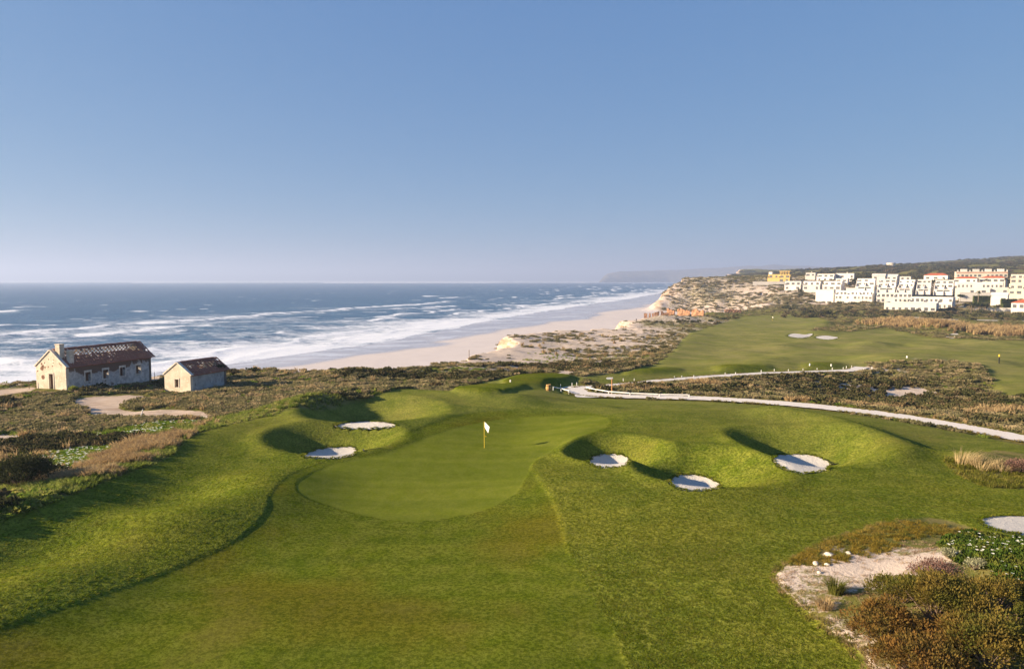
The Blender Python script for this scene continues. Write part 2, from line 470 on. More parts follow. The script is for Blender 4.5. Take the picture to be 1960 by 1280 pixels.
# ---- masks traced on the photo, carried to the ground
def ground_lookup(G, x, y):
    u = (np.arctan2(x, y) - U[0]) / (U[1] - U[0]); r = np.hypot(x, y)
    j = np.clip(np.floor(u).astype(int), 0, NC - 2); fu = np.clip(u - j, 0, 1)
    i = np.clip(np.searchsorted(RR, r) - 1, 0, NR - 2); fr = np.clip((r - RR[i]) / (RR[i + 1] - RR[i]), 0, 1)
    return (G[i, j] * (1 - fu) + G[i, j + 1] * fu) * (1 - fr) + (G[i + 1, j] * (1 - fu) + G[i + 1, j + 1] * fu) * fr
HB = bunkers(H, GX, GY)
_D = np.concatenate([np.arange(12, 140, 0.2), np.arange(140, 700, 0.8), np.arange(700, 2400, 3)])
def hit(px, py, G=None):
    """first ground point under a photo pixel"""
    G = HB if G is None else G
    d = ray(px, py)
    t = _D / d[1]
    x, y, z = d[0] * t, d[1] * t, CAM_Z + d[2] * t
    g = ground_lookup(G, x, y)
    below = np.nonzero(z < g)[0]
    i = below[0] if len(below) else len(t) - 1
    return np.array([x[i], y[i], g[i]])
def gz(x, y, G=None):
    return float(ground_lookup(HB if G is None else G, np.array([x], float), np.array([y], float))[0])
def gpoly(pix, n=5, G=None):
    return [tuple(hit(px, py, G)[:2]) for px, py in smooth_line(pix, n, True)]

H_smooth = H
turf_near = [(-260, 1085), (0, 997), (120, 957), (250, 907), (330, 872), (362, 838), (440, 812), (560, 787), (650, 765), (720, 757)]
turf_near_w = [tuple(hit(px, py, H)[:2]) for px, py in smooth_line(turf_near, 4)]
turf_near_w += [tuple(P2(px, py, z)[:2]) for px, py, z in [(860, 752, 19.9), (905, 738, 19.2), (960, 726, 19), (1010, 716, 19), (1085, 715, 19), (1125, 724, 18.9), (1105, 738, 18.9), (1085, 748, 18.9), (1110, 760, 18.9), (1250, 765, 19), (1400, 768, 19.1), (1600, 788, 19.3), (1800, 820, 19.4), (1960, 854, 19.5), (2300, 930, 19.8)]]
turf_near_w += [tuple(P2(px, py, 20.5)[:2]) for px, py in [(2400, 1000), (2300, 1500)]] + [(20, 2), (-20, 2), (-40, 12)]
far_turf = [(1120, 722), (1180, 714), (1235, 702), (1280, 680), (1300, 655), (1325, 636), (1400, 613), (1440, 604), (1540, 606), (1590, 618), (1555, 632), (1620, 634), (1690, 629), (1740, 637), (1790, 648), (1860, 650), (1990, 652), (2200, 655), (2200, 770), (1960, 762), (1905, 742), (1892, 712), (1840, 694), (1730, 690), (1660, 696), (1655, 706), (1560, 712), (1400, 722), (1300, 728), (1200, 731), (1140, 733)]
far_turf_w = gpoly(far_turf, 3, H)
green_pix = [(568, 937), (580, 915), (640, 888), (740, 866), (830, 832), (930, 806), (1050, 796), (1130, 795), (1166, 804), (1152, 820), (1085, 850), (1028, 880), (1008, 912), (985, 945), (930, 974), (840, 994), (760, 997), (680, 982), (605, 960)]
fair_pix = [(345, 1085), (455, 1033), (508, 982), (519, 945), (560, 906), (640, 880), (730, 862), (790, 826), (870, 797), (960, 787), (1080, 786), (1172, 797), (1188, 812), (1130, 842), (1058, 866), (1020, 886), (1022, 905), (1058, 960), (1076, 1015), (1086, 1055), (1120, 1120), (1200, 1280), (1200, 1500), (100, 1500), (-200, 1290), (0, 1205), (180, 1145)]
green_w = gpoly(green_pix, 5, H)
fair_w = gpoly(fair_pix, 5, H)
nat_mound = [(2300, 1030), (1960, 1022), (1885, 1022), (1850, 1004), (1785, 991), (1700, 1002), (1570, 1045), (1512, 1080), (1482, 1112), (1530, 1165), (1600, 1225), (1665, 1290), (1700, 1500), (2400, 1500)]
nat_mound_w = gpoly(nat_mound, 4, H)
nat_clump = [(1812, 880), (1850, 868), (1900, 862), (1990, 872), (2100, 890), (2060, 925), (1960, 935), (1880, 928), (1830, 905)]
nat_clump_w = gpoly(nat_clump, 4, H)
tee_pix = [[(962, 736), (985, 723), (1040, 718), (1085, 720), (1098, 727), (1060, 738), (1010, 743)], [(865, 748), (905, 741), (960, 739), (1010, 742), (985, 750), (920, 757)],
           [(1192, 716), (1230, 709), (1290, 707), (1305, 710), (1250, 717)], [(1366, 704), (1400, 699), (1460, 700), (1480, 705), (1440, 711), (1385, 710)], [(1535, 701), (1565, 696), (1610, 698), (1620, 703), (1580, 707), (1545, 706)]]
tee_w = [gpoly(t, 5, H) for t in tee_pix]
dirt = [[(145, 764), (200, 757), (255, 756), (285, 758), (250, 766), (225, 776), (240, 786), (200, 788), (160, 778)], [(175, 774), (235, 784), (330, 785), (390, 789), (400, 797), (300, 798), (210, 795), (165, 784)], [(-200, 752), (0, 745), (62, 741), (62, 748), (0, 756), (-200, 765)]]
dirt_w = [gpoly(t, 4, H) for t in dirt]

turf = (inside(GX, GY, turf_near_w) & ~inside(GX, GY, nat_mound_w) & ~inside(GX, GY, nat_clump_w)) | inside(GX, GY, far_turf_w)
green = inside(GX, GY, green_w); fair = inside(GX, GY, fair_w) | green
tees = np.zeros_like(turf)
for t in tee_w: tees |= inside(GX, GY, t)
dirtm = np.zeros_like(turf)
for t in dirt_w: dirtm |= inside(GX, GY, t)
turf |= tees
native = ~turf
def sm(m, it=1):
    m = m.astype(float)
    for _ in range(it):
        p = np.pad(m, 1, mode='edge'); m = (p[:-2, 1:-1] + p[2:, 1:-1] + p[1:-1, :-2] + p[1:-1, 2:] + 2 * p[1:-1, 1:-1]) / 6
    return m
# relief of the native ground, tee tables, cut steps of the grass
nat_s = sm(native, 10) * onland
amp = np.clip(rgh / 180, 0.45, 3.0)
H = H + nat_s * ((fbm(GX, GY, 9, 4, 41) - 0.5) * 0.9 * amp + (np.abs(fbm(GX, GY, 22, 3, 44) - 0.5) - 0.12) * 1.5 * amp)
H = H + sstep(560, 760, rgh) * onland * ((fbm(GX, GY, 70, 5, 47) - 0.5) * 9)
H = H + sm(turf & ~fair, 6) * (fbm(GX, GY, 11, 3, 51) - 0.5) * 0.28 * np.clip(rgh / 60, 1, 3)
tee_s = sm(tees, 8)
H = H + tee_s * 0.55
H = bunkers(H, GX, GY)
leftside = sstep(2.0, -6.0, GX)
H = H - 0.018 * fair * leftside - 0.025 * green
H = H + 0.02 * sm(turf & ~fair & ~tees, 2)
HB = H

# bunker sand and path outlines (carried to the finished ground)
sand_pix = [[(641, 815), (660, 809), (700, 806), (740, 808), (758, 814), (740, 820), (690, 822), (655, 820)],
            [(580, 872), (600, 863), (635, 856), (676, 856), (682, 864), (668, 873), (630, 878), (596, 877)],
            [(1126, 884), (1140, 873), (1162, 869), (1190, 872), (1205, 880), (1196, 891), (1165, 895), (1140, 893)],
            [(1280, 921), (1296, 911), (1325, 909), (1358, 915), (1379, 928), (1368, 936), (1325, 940), (1295, 934)],
            [(1480, 878), (1496, 870), (1535, 869), (1575, 878), (1591, 891), (1570, 903), (1530, 905), (1495, 895)],
            [(1875, 997), (1895, 988), (1930, 986), (1990, 987), (2050, 1000), (2030, 1030), (1960, 1024), (1905, 1014)]]
far_sand_pix = [[(1507, 643), (1518, 638), (1540, 640), (1556, 638), (1551, 644), (1530, 647)], [(1560, 645), (1580, 642), (1605, 646), (1590, 650), (1570, 649)], [(1810, 646), (1822, 639), (1838, 639), (1826, 647)]]
path_pix = [(1600, 695), (1660, 703), (1620, 710), (1500, 713), (1380, 722), (1290, 728)]   # centre line of the far path
SANDS = [gpoly(s, 6) for s in sand_pix]; FSANDS = [gpoly(s, 5) for s in far_sand_pix]
path_c1 = [(1648, 702, 17.6), (1630, 708, 17.6), (1560, 711, 17.8), (1470, 714, 18.0), (1380, 719, 18.2), (1290, 726, 18.4), (1210, 734, 18.6), (1150, 739, 18.7), (1105, 744, 18.8)]
path_c2 = [(1105, 744, 18.8), (1110, 751, 18.9), (1150, 756, 18.9), (1250, 759, 18.95), (1350, 762, 19.05), (1450, 768, 19.15), (1550, 776, 19.25), (1650, 787, 19.3), (1750, 801, 19.35), (1850, 818, 19.4), (1960, 839, 19.5), (2080, 862, 19.6), (2300, 905, 19.8)]
road_c = [(1735, 606, 11.4), (1780, 610, 11.0), (1850, 612, 10.8), (1960, 614, 10.8), (2150, 616, 10.9)]
PATHS = []
for c, w in ((path_c1, 1.3), (path_c2, 1.55), (road_c, 3.6)):
    q = np.array(smooth_line([P2(*p) for p in c], 12))
    PATHS.append((list(q[:, :2]), w))
    reach = 3.5 if w < 3 else 10
    m = (seg_dist(GX, GY, [tuple(p) for p in q[::4, :2]] + [tuple(q[-1, :2])]) < w + reach)
    x, y = GX[m], GY[m]
    D2 = (x[:, None] - q[None, :, 0]) ** 2 + (y[:, None] - q[None, :, 1]) ** 2
    i = D2.argmin(1); d = np.sqrt(D2[np.arange(len(i)), i]); k_ = 1 - sstep(w + .3, w + reach, d)
    H[m] = H[m] * (1 - k_) + q[i, 2] * k_
HB = H
fork = gpoly([(1073, 743), (1110, 738), (1145, 739), (1128, 744), (1122, 749), (1150, 754), (1150, 760), (1105, 760), (1098, 752)], 4)
pathm = np.zeros(GX.shape)
for c, w in PATHS:
    d = seg_dist(GX, GY, [tuple(p) for p in c]); pathm = np.maximum(pathm, 1 - sstep(w + 0.3, w + 1.6, d))
pathm = np.maximum(pathm, sm(inside(GX, GY, fork), 1))
sandm = np.zeros(GX.shape)
for s in SANDS + FSANDS:
    c_ = np.mean(s, 0); sandm = np.maximum(sandm, inside(GX, GY, [tuple(c_ + (np.array(p) - c_) * 1.0) for p in s]).astype(float))
HP = H.copy()                                   # height of path and sand surfaces
H = H - 0.16 * sm(pathm > 0.5, 1) - 0.28 * sandm
HB = H

slope_r = np.gradient(H, axis=0) / np.gradient(RR)[:, None]
slope_u = np.gradient(H, axis=1) / ((U[1] - U[0]) * RR[:, None])
slope = np.hypot(slope_r, slope_u)
# how sandy the native ground is
reg = fbm(GX, GY, 40, 4, 61)
def blob(px, py, z, rx, ry=None, depth=None):
    c = at_depth(px, depth, z) if depth else P2(px, py, z)
    return np.exp(-((GX - c[0]) / rx) ** 2 - ((GY - c[1]) / (ry or rx)) ** 2)
sandy = 0.24 + 0.5 * (reg - 0.5)
sandy = sandy + 0.45 * sstep(9, 0, d_edge) * onland
for a in [(690, 710, 18, 14, 8), (1000, 690, 17, 26, 40), (1100, 650, 15.5, 34, 60), (1170, 630, 14, 34, 40), (1060, 712, 17.5, 9, 12), (1250, 612, 12, 40, 40), (1680, 745, 16.8, 8, 6), (1850, 765, 17, 7, 6), (1600, 735, 17.2, 5, 6), (1740, 770, 17.8, 3, 4), (15, 830, 19.5, 5, 3.5), (1760, 690, 17.6, 6, 4), (1900, 693, 17.4, 8, 4), (1640, 705, 17.6, 8, 6)]:
    sandy = sandy + 0.52 * blob(*a)
for a in [(1680, 748, 16.8, 9, 4), (1600, 738, 17.2, 6, 4), (1850, 768, 17.2, 7, 4), (1760, 742, 16.8, 8, 4), (1060, 710, 17.5, 9, 10), (1800, 693, 17.6, 9, 4), (700, 709, 18, 12, 5), (20, 832, 19.5, 4, 3)]:
    sandy = sandy + 0.4 * blob(*a) * sstep(.4, .55, fbm(GX, GY, 6, 3, 181))
sandy = sandy + 0.42 * sstep(560, 660, rgh) * (1 - sstep(820, 1000, rgh))
c = P2(1680, 1065, 21.3); nm = np.exp(-((GX - c[0]) / 4.6) ** 2 - ((GY - c[1]) / 2.4) ** 2)
lm = np.exp(-(seg_dist(GX, GY, [tuple(P2(*q)[:2]) for q in [(1500, 1112, 20.7), (1570, 1160, 20.7), (1640, 1230, 20.6), (1690, 1290, 20.6)]]) / 0.9) ** 2)
sandy = np.where(inside(GX, GY, nat_mound_w), 0.22 + 0.75 * nm + 0.34 * lm, sandy)
sandy = np.where(inside(GX, GY, nat_clump_w), 0.02, sandy)
sandy = np.clip(sandy, 0, 1)
sandy = np.where(sandy > .45, .45 + (sandy - .45) * .4, sandy)

# ------------------------------------------------------------------ ground material and mesh
def ground_material():
    m, nt, out = new_mat('ground_surface'); b = NB(nt)
    co = b.coord()
    A = {k: b.attr(k) for k in ('turf', 'fair', 'green', 'sandy', 'beach', 'wet', 'rock', 'dirt')}
    n_f = b.noise(co, 5.5, 3, 0.7); n_ff = b.noise(co, 16.0, 2, 0.6); n_m = b.noise(co, 0.9, 4, 0.6); n_l = b.noise(co, 0.11, 4, 0.6); n_xl = b.noise(co, 0.03, 3, 0.5)
    # turf
    rough = b.mix(b.ramp(n_m, 0.3, 0.7), (0.092, 0.122, 0.010), (0.152, 0.166, 0.022))
    rough = b.mix(b.math('MULTIPLY', b.ramp(n_l, 0.42, 0.72), 0.6), rough, (0.135, 0.136, 0.014))
    rough = b.mix(b.math('MULTIPLY', b.ramp(n_xl, 0.5, 0.75), 0.25), rough, (0.150, 0.130, 0.030))
    rough = b.mix(b.ramp(n_f, 0.36, 0.64), b.mix(1.0, rough, (0.56, 0.61, 0.52), 'MULTIPLY'), b.mix(1.0, rough, (1.36, 1.33, 1.4), 'MULTIPLY'))
    rough = b.mix(b.ramp(n_ff, 0.38, 0.62), b.mix(1.0, rough, (0.75, 0.78, 0.72), 'MULTIPLY'), b.mix(1.0, rough, (1.22, 1.2, 1.25), 'MULTIPLY'))
    fairc = b.mix(b.ramp(n_m, 0.3, 0.7), (0.082, 0.106, 0.008), (0.117, 0.131, 0.016))
    fairc = b.mix(b.ramp(n_l, 0.45, 0.7), fairc, (0.110, 0.104, 0.010))
    fairc = b.mix(b.ramp(n_f, 0.36, 0.64), b.mix(1.0, fairc, (0.64, 0.69, 0.62), 'MULTIPLY'), b.mix(1.0, fairc, (1.28, 1.25, 1.3), 'MULTIPLY'))
    fairc = b.mix(b.ramp(n_ff, 0.38, 0.62), b.mix(1.0, fairc, (0.8, 0.82, 0.78), 'MULTIPLY'), b.mix(1.0, fairc, (1.18, 1.16, 1.2), 'MULTIPLY'))
    greenc = b.mix(b.ramp(n_m, 0.3, 0.7), (0.114, 0.138, 0.013), (0.138, 0.155, 0.021))
    greenc = b.mix(b.ramp(n_f, 0.3, 0.7), b.mix(1.0, greenc, (0.86, 0.88, 0.86), 'MULTIPLY'), b.mix(1.0, greenc, (1.1, 1.1, 1.1), 'MULTIPLY'))
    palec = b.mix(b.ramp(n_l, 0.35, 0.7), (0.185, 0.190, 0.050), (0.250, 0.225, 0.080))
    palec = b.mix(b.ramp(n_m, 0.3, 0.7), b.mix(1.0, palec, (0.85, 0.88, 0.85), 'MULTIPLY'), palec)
    rough = b.mix(b.attr('pale'), rough, palec)  # distant turf paled: haze and grazing brightness put into the colour
    turf = b.mix(A['fair'], rough, fairc)
    turf = b.mix(A['green'], turf, greenc)
    band = b.noise(b.mapping(co, (0.05, 0.9, 1), (0, 0, R(24))), 0.55, 2, 0.4)
    turf = b.mix(b.ramp(band, 0.42, 0.58), b.mix(1.0, turf, (0.93, 0.95, 0.93), 'MULTIPLY'), b.mix(1.0, turf, (1.08, 1.06, 1.05), 'MULTIPLY'))
    dryp = b.noise(co, 0.22, 5, 0.7)
    turf = b.mix(b.math('MULTIPLY', b.ramp(dryp, 0.56, 0.74), 0.3), turf, (0.16, 0.145, 0.035))
    turf = b.mix(b.math('MULTIPLY', b.ramp(dryp, 0.44, 0.26), 0.3), turf, (0.055, 0.085, 0.008))
    # native ground: litter, low growth, bare sand
    nat = b.mix(b.ramp(n_m, 0.35, 0.65), (0.095, 0.105, 0.028), (0.20, 0.165, 0.060))
    nat = b.mix(b.ramp(n_l, 0.4, 0.7), nat, (0.15, 0.145, 0.036))
    sandc = b.mix(n_f, (0.46, 0.375, 0.30), (0.66, 0.55, 0.45))
    sandc = b.mix(b.ramp(n_m, 0.5, 0.8), sandc, (0.36, 0.27, 0.20))
    sm_ = b.math('ADD', b.math('MULTIPLY', n_m, 0.6), b.math('MULTIPLY', n_f, 0.4))
    sandc = b.mix(b.math('MULTIPLY', b.ramp(n_ff, 0.56, 0.68), 0.75), sandc, (0.20, 0.13, 0.085))
    sfac = b.ramp(b.math('SUBTRACT', A['sandy'], sm_), -0.08, 0.06)
    nat = b.mix(sfac, nat, sandc)
    dfac = b.ramp(b.math('ADD', A['dirt'], b.math('MULTIPLY', b.math('SUBTRACT', n_m, 0.5), 1.3)), 0.30, 0.62)
    nat = b.mix(dfac, nat, b.mix(b.ramp(b.noise(b.mapping(co, (0.25, 1.2, 1), (0, 0, R(10))), 1.1, 4, 0.7), .3, .7), (0.36, 0.265, 0.19), (0.60, 0.49, 0.39)))
    # rock of the cliffs
    z = b.mapping(co, (0.12, 0.12, 0.9))
    n_s = b.noise(z, 1.0, 5, 0.65)
    rockc = b.mix(b.ramp(n_s, 0.35, 0.65), (0.29, 0.20, 0.14), (0.55, 0.44, 0.33))
    rockc = b.mix(b.ramp(n_m, 0.55, 0.8), rockc, (0.2, 0.14, 0.09))
    rfac = b.ramp(b.math('ADD', A['rock'], b.math('MULTIPLY', b.math('SUBTRACT', n_m, 0.5), 0.5)), 0.35, 0.6)
    nat = b.mix(rfac, nat, rockc)
    # beach
    bs = b.noise(b.mapping(co, (0.012, 0.05, 1), (0, 0, R(-50))), 1.0, 4, 0.6)
    dry = b.mix(n_l, (0.52, 0.465, 0.435), (0.60, 0.545, 0.515))
    wetc = b.mix(b.ramp(bs, 0.35, 0.65), (0.38, 0.365, 0.375), (0.47, 0.435, 0.43))
    wfac = b.ramp(b.math('ADD', A['wet'], b.math('MULTIPLY', b.math('SUBTRACT', bs, 0.5), 0.5)), 0.25, 0.75)
    bc = b.mix(wfac, dry, wetc)
    swash = b.math('MULTIPLY', b.ramp(b.noise(b.mapping(co, (0.5, 1.0, 1), (0, 0, R(-52))), 0.07, 5, 0.7, 0.8), 0.50, 0.60), b.ramp(A['wet'], 0.55, 1.0))
    bc = b.mix(b.math('MULTIPLY', swash, 0.75), bc, (0.66, 0.67, 0.70))
    col = b.mix(A['turf'], nat, turf)
    col = b.mix(A['beach'], col, bc)
    # relief
    hb = b.math('ADD', b.math('MULTIPLY', n_f, 0.7), b.math('MULTIPLY', n_ff, 0.3))
    short = b.math('MAXIMUM', A['fair'], A['beach'])
    st = b.math('SUBTRACT', 0.55, b.math('MULTIPLY', short, 0.38))
    nrm = b.bump(hb, st, 0.16)
    rgh_ = b.math('SUBTRACT', 0.95, b.math('MULTIPLY', b.math('MULTIPLY', wfac, A['beach']), 0.68))
    spec = b.math('ADD', 0.0, b.math('MULTIPLY', b.math('MULTIPLY', wfac, A['beach']), 0.6))
    sh = b.bsdf(col, rgh_, nrm, spec)
    nt.links.new(sh, out.inputs['Surface'])
    return m
GROUND = ground_material()
V = np.stack([GX, GY, H], -1).reshape(-1, 3)
me = np_mesh('ground', V, grid_faces(NR, NC)[:, ::-1], GROUND)
beach_m = np.clip(1 - onland * 1.6, 0, 1)
dryl = [(-700, 150), (-300, 160)] + [tuple(at_z(px, py, 1.2))[:2] for px, py in [(-200, 760), (300, 738), (480, 712), (560, 700), (620, 690), (750, 672), (900, 650), (1000, 629), (1150, 604), (1230, 590), (1290, 572), (1335, 552)]]
d_dry = seg_dist(GX, GY, dryl) * np.where(inside(GX, GY, dryl + [(1700, 6500), (-9000, 9000), (-9000, 100)]), 1, -1)
wetm = sstep(-16, 16, d_dry + (fbm(GX, GY, 50, 3, 23) - .5) * 30)
rockm = np.clip(sstep(0.45, 0.9, slope), 0, 1) * native * np.where(rgh > 160, 1, 0.35) * onland
rockm = np.maximum(rockm, sstep(.56, .66, fbm(GX, GY, 45, 4, 163)) * sstep(600, 700, rgh) * (1 - sstep(950, 1150, rgh)) * onland * sstep(520, 330, GX - (rgh - 600) * .3))
set_attr(me, 'turf', sm(turf, 1)); set_attr(me, 'fair', np.where(GX < 0, sm(fair | tees, 1), sm(fair | tees, 14))); set_attr(me, 'green', green.astype(float))
set_attr(me, 'pale', np.maximum(sm(inside(GX, GY, far_turf_w) * sstep(95, 170, rgh), 2), .55 * sstep(50, 95, rgh))); set_attr(me, 'sandy', sandy); set_attr(me, 'beach', beach_m); set_attr(me, 'wet', wetm); set_attr(me, 'rock', rockm); set_attr(me, 'dirt', np.clip(sm(dirtm, 4) * 1.0, 0, 1))  # pale rises with distance to paint haze on the turf
ground = link_mesh('ground', me)
tag(ground, kind='structure')

# ------------------------------------------------------------------ sea
def sea_material():
    m, nt, out = new_mat('sea_water'); b = NB(nt)
    co = b.coord()
    foam = b.attr('foam')
    st = b.mapping(co, (0.62, 1.0, 1.0), (0, 0, R(28)))
    n1 = b.noise(st, 0.11, 5, 0.62, 0.3); n2 = b.noise(st, 0.5, 4, 0.65); n3 = b.noise(st, 0.018, 4, 0.6)
    lace = b.math('ADD', b.math('MULTIPLY', b.noise(b.mapping(co, (0.35, 1, 1), (0, 0, R(28))), 0.16, 5, 0.7, 0.8), 0.6), b.math('MULTIPLY', b.noise(co, 0.7, 4, 0.7), 0.4))
    lace = b.math('ADD', b.math('ADD', b.math('MULTIPLY', b.noise(st, 0.055, 6, 0.72, 0.9), 0.45), b.math('MULTIPLY', b.noise(st, 0.20, 5, 0.75, 0.8), 0.38)), b.math('MULTIPLY', b.noise(co, 0.9, 4, 0.7), 0.2))
    ff = b.ramp(b.math('ADD', foam, b.math('MULTIPLY', b.math('SUBTRACT', lace, 0.5), 2.0)), 0.36, 0.74)
    ff = b.math('MULTIPLY', ff, 0.92)
    wc = b.mix(b.ramp(n3, 0.35, 0.65), (0.012, 0.066, 0.155), (0.020, 0.095, 0.190))
    wc = b.mix(b.ramp(n1, 0.36, 0.62), wc, (0.032, 0.115, 0.200))  # bright swell faces painted into the water colour
    wc = b.mix(b.math('MULTIPLY', b.ramp(n2, 0.42, 0.64), 0.5), wc, (0.004, 0.030, 0.080))  # dark wave faces painted into the water colour
    wc = b.mix(b.math('MULTIPLY', b.math('MAXIMUM', foam, 0.0), 0.7), wc, (0.13, 0.22, 0.30))
    hb = b.math('ADD', b.math('MULTIPLY', n1, 0.75), b.math('MULTIPLY', n2, 0.25))
    nrm = b.bump(hb, 1.0, 4.5)
    water = b.bsdf(wc, 0.30, nrm, 0.16, IOR=1.33)
    fo = b.bsdf((0.80, 0.82, 0.85), 0.9, b.bump(b.noise(co, 1.2, 4, 0.7), 0.6, 0.5), 0.1)
    mx = b.n('ShaderNodeMixShader'); b.L(ff, mx.inputs[0]); b.L(water, mx.inputs[1]); b.L(fo, mx.inputs[2])
    b.L(mx.outputs[0], out.inputs['Surface'])
    return m
SNC = 820
SU = np.linspace(R(-58), R(52), SNC)
sr = [95.0]
while sr[-1] < 26000: sr.append(sr[-1] + sr[-1] ** 2 / (34 * 731) * 0.55 + 0.15)
SR = np.array(sr)
SX = SR[:, None] * np.sin(SU)[None]; SY = SR[:, None] * np.cos(SU)[None]
off = seg_dist(SX, SY, water) * np.where(inside(SX, SY, sea_poly), 1, -1)
wob = (fbm(SX, SY, 120, 4, 71) - 0.5) * 90 + (fbm(SX, SY, 30, 3, 73) - 0.5) * 22
s = off + wob
dr = np.gradient(SR)[:, None] * np.ones_like(SX)
SZ = np.zeros_like(SX)
foam = np.full_like(SX, -.3)
al = fbm(SX + 0.6 * SY, SY * 0.2, 90, 4, 75)
for pos, wid, hgt, thr in [(14, 7, 0.35, 0.15), (38, 9, 0.55, 0.3), (75, 13, 0.8, 0.42), (120, 15, 1.0, 0.45), (180, 18, 1.3, 0.48), (250, 22, 1.6, 0.5), (330, 24, 1.6, 0.52), (430, 30, 1.4, 0.55), (560, 34, 1.2, 0.58)]:
    along = fbm(SX * 0.8 + SY * 0.6 + pos * 31, SY * 0.05 + pos * 7.7, 150, 4, 80 + int(pos))
    brk = sstep(thr - 0.04, thr + 0.16, along)
    x = (s - pos) / wid
    SZ += hgt * np.exp(-x * x * 2.2) * (0.35 + 0.65 * along * 1.6)
    foam = np.maximum(foam, brk * (np.exp(-((x + 0.15) * 2.6) ** 2) * 0.95))
    foam = np.maximum(foam, brk * sstep(-3.6, -0.2, x) * (x < 0) * 0.52)
inner = -0.12 + sstep(1500, 500, s) * .10 + sstep(70, 0, s) * 0.22 + sstep(150, 30, s) * 0.22 + sstep(420, 90, s) * 0.22 + sstep(900, 300, s) * .08
left = sstep(-60, -330, SX) * sstep(470, 230, off) * 0.26
foam = np.maximum(foam * .9, inner + left + (fbm(SX * .5 + SY * .3, SY, 60, 4, 91) - 0.5) * 0.45)
caps = sstep(0.72, 0.80, fbm(SX * 0.5, SY, 16, 3, 97)) * sstep(1900, 500, off) * 0.55
foam = np.maximum(foam, caps)
foam = np.where(off < 4, foam * .8, foam)
chop = ((fbm(SX * 0.55 + SY * 0.3, SY, 26, 4, 99) - 0.5) * 3.4 + (fbm(SX * 0.55, SY, 9, 3, 103) - 0.5) * 0.8) * sstep(10, 90, off)
fade = 1 / (1 + (dr / 9.0) ** 2)
SZ = (SZ * sstep(-10, 15, off) + chop) * fade
me = np_mesh('sea', np.stack([SX, SY, SZ], -1).reshape(-1, 3), grid_faces(len(SR), SNC)[:, ::-1], sea_material())
set_attr(me, 'foam', np.clip(foam, -.3, 1))
sea = link_mesh('sea', me); tag(sea, kind='structure')

# ------------------------------------------------------------------ bunker sand, paths, road (sheets on the ground)
def gzp(x, y): return gz(x, y, HP)
def sand_mat():
    m, nt, out = new_mat('bunker_sand'); b = NB(nt); co = b.coord()
    f = b.noise(co, 3.0, 4, 0.65); g = b.noise(co, 14, 3, 0.6)
    c = b.mix(f, (0.46, 0.43, 0.39), (0.60, 0.57, 0.52))
    c = b.mix(b.ramp(g, 0.5, 0.8), c, (0.44, 0.40, 0.35))
    b.L(b.bsdf(c, 0.95, b.bump(b.math('ADD', f, g), 0.8, 0.08), 0.05), out.inputs['Surface']); return m
SAND = sand_mat()
def sheet(name, poly, mat, lift, ragged=0.0, rings=6, dish=0.0):
    """fills a ground polygon with a sheet that follows the ground"""
    P = np.array(poly); c = P.mean(0); n = len(P)
    rad = 1 + ragged * (RNG.random(n) - 0.5)
    V = [(c[0], c[1])]
    for r_ in range(1, rings + 1):
        t = r_ / rings
        V += [tuple(c + (p - c) * t * (rad[i] if r_ == rings else 1)) for i, p in enumerate(P)]
    V = np.array(V)
    Z = ground_lookup(HP, V[:, 0], V[:, 1]) + lift
    F = [(0, 1 + i, 1 + (i + 1) % n) for i in range(n)]
    for r_ in range(rings - 1):
        a = 1 + r_ * n; d = a + n
        for i in range(n):
            j = (i + 1) % n; F += [(a + i, d + i, d + j), (a + i, d + j, a + j)]
    me = np_mesh(name, np.column_stack([V, Z]), np.array(F), mat)
    return link_mesh(name, me)
for i, sp in enumerate(SANDS + FSANDS):
    o = sheet('bunker_sand', sp, SAND, -0.05, 0.0, 9); tag(o, kind='structure')
def path_mat():
    m, nt, out = new_mat('pale_path'); b = NB(nt); co = b.coord()
    f = b.noise(co, 0.6, 4, 0.6); g = b.noise(co, 7, 3, 0.6)
    c = b.mix(f, (0.60, 0.55, 0.49), (0.74, 0.69, 0.63)); c = b.mix(b.ramp(g, 0.45, 0.8), c, (0.52, 0.46, 0.40))
    b.L(b.bsdf(c, 0.95, b.bump(g, 0.4, 0.03), 0.05), out.inputs['Surface']); return m
PATHM = path_mat()
def strip(name, line, half, mat, lift=0.01, nx=7):
    L = np.array(line); V = []
    T = np.gradient(L, axis=0); T /= np.linalg.norm(T, axis=1)[:, None]; N = np.column_stack([-T[:, 1], T[:, 0]])
    for i in range(len(L)):
        w = half * (1 + 0.06 * math.sin(i * 0.9) + 0.04 * math.sin(i * 2.3))
        for k in range(nx): V.append(L[i] + N[i] * w * (2 * k / (nx - 1) - 1))
    V = np.array(V); Z = ground_lookup(HP, V[:, 0], V[:, 1]) + lift
    return link_mesh(name, np_mesh(name, np.column_stack([V, Z]), grid_faces(len(L), nx), mat))
def densify(line, step):
    out = []
    for a, b_ in zip(line[:-1], line[1:]):
        k = max(1, int(np.linalg.norm(b_ - a) / step)); out += [a + (b_ - a) * i / k for i in range(k)]
    return out + [line[-1]]
for c, w in PATHS:
    tag(strip('road' if w > 3 else 'cart_path', densify(c, 0.7), w, PATHM, 0.012), kind='structure')
tag(sheet('path_fork', fork, PATHM, 0.02, 0.0, 6), kind='structure')

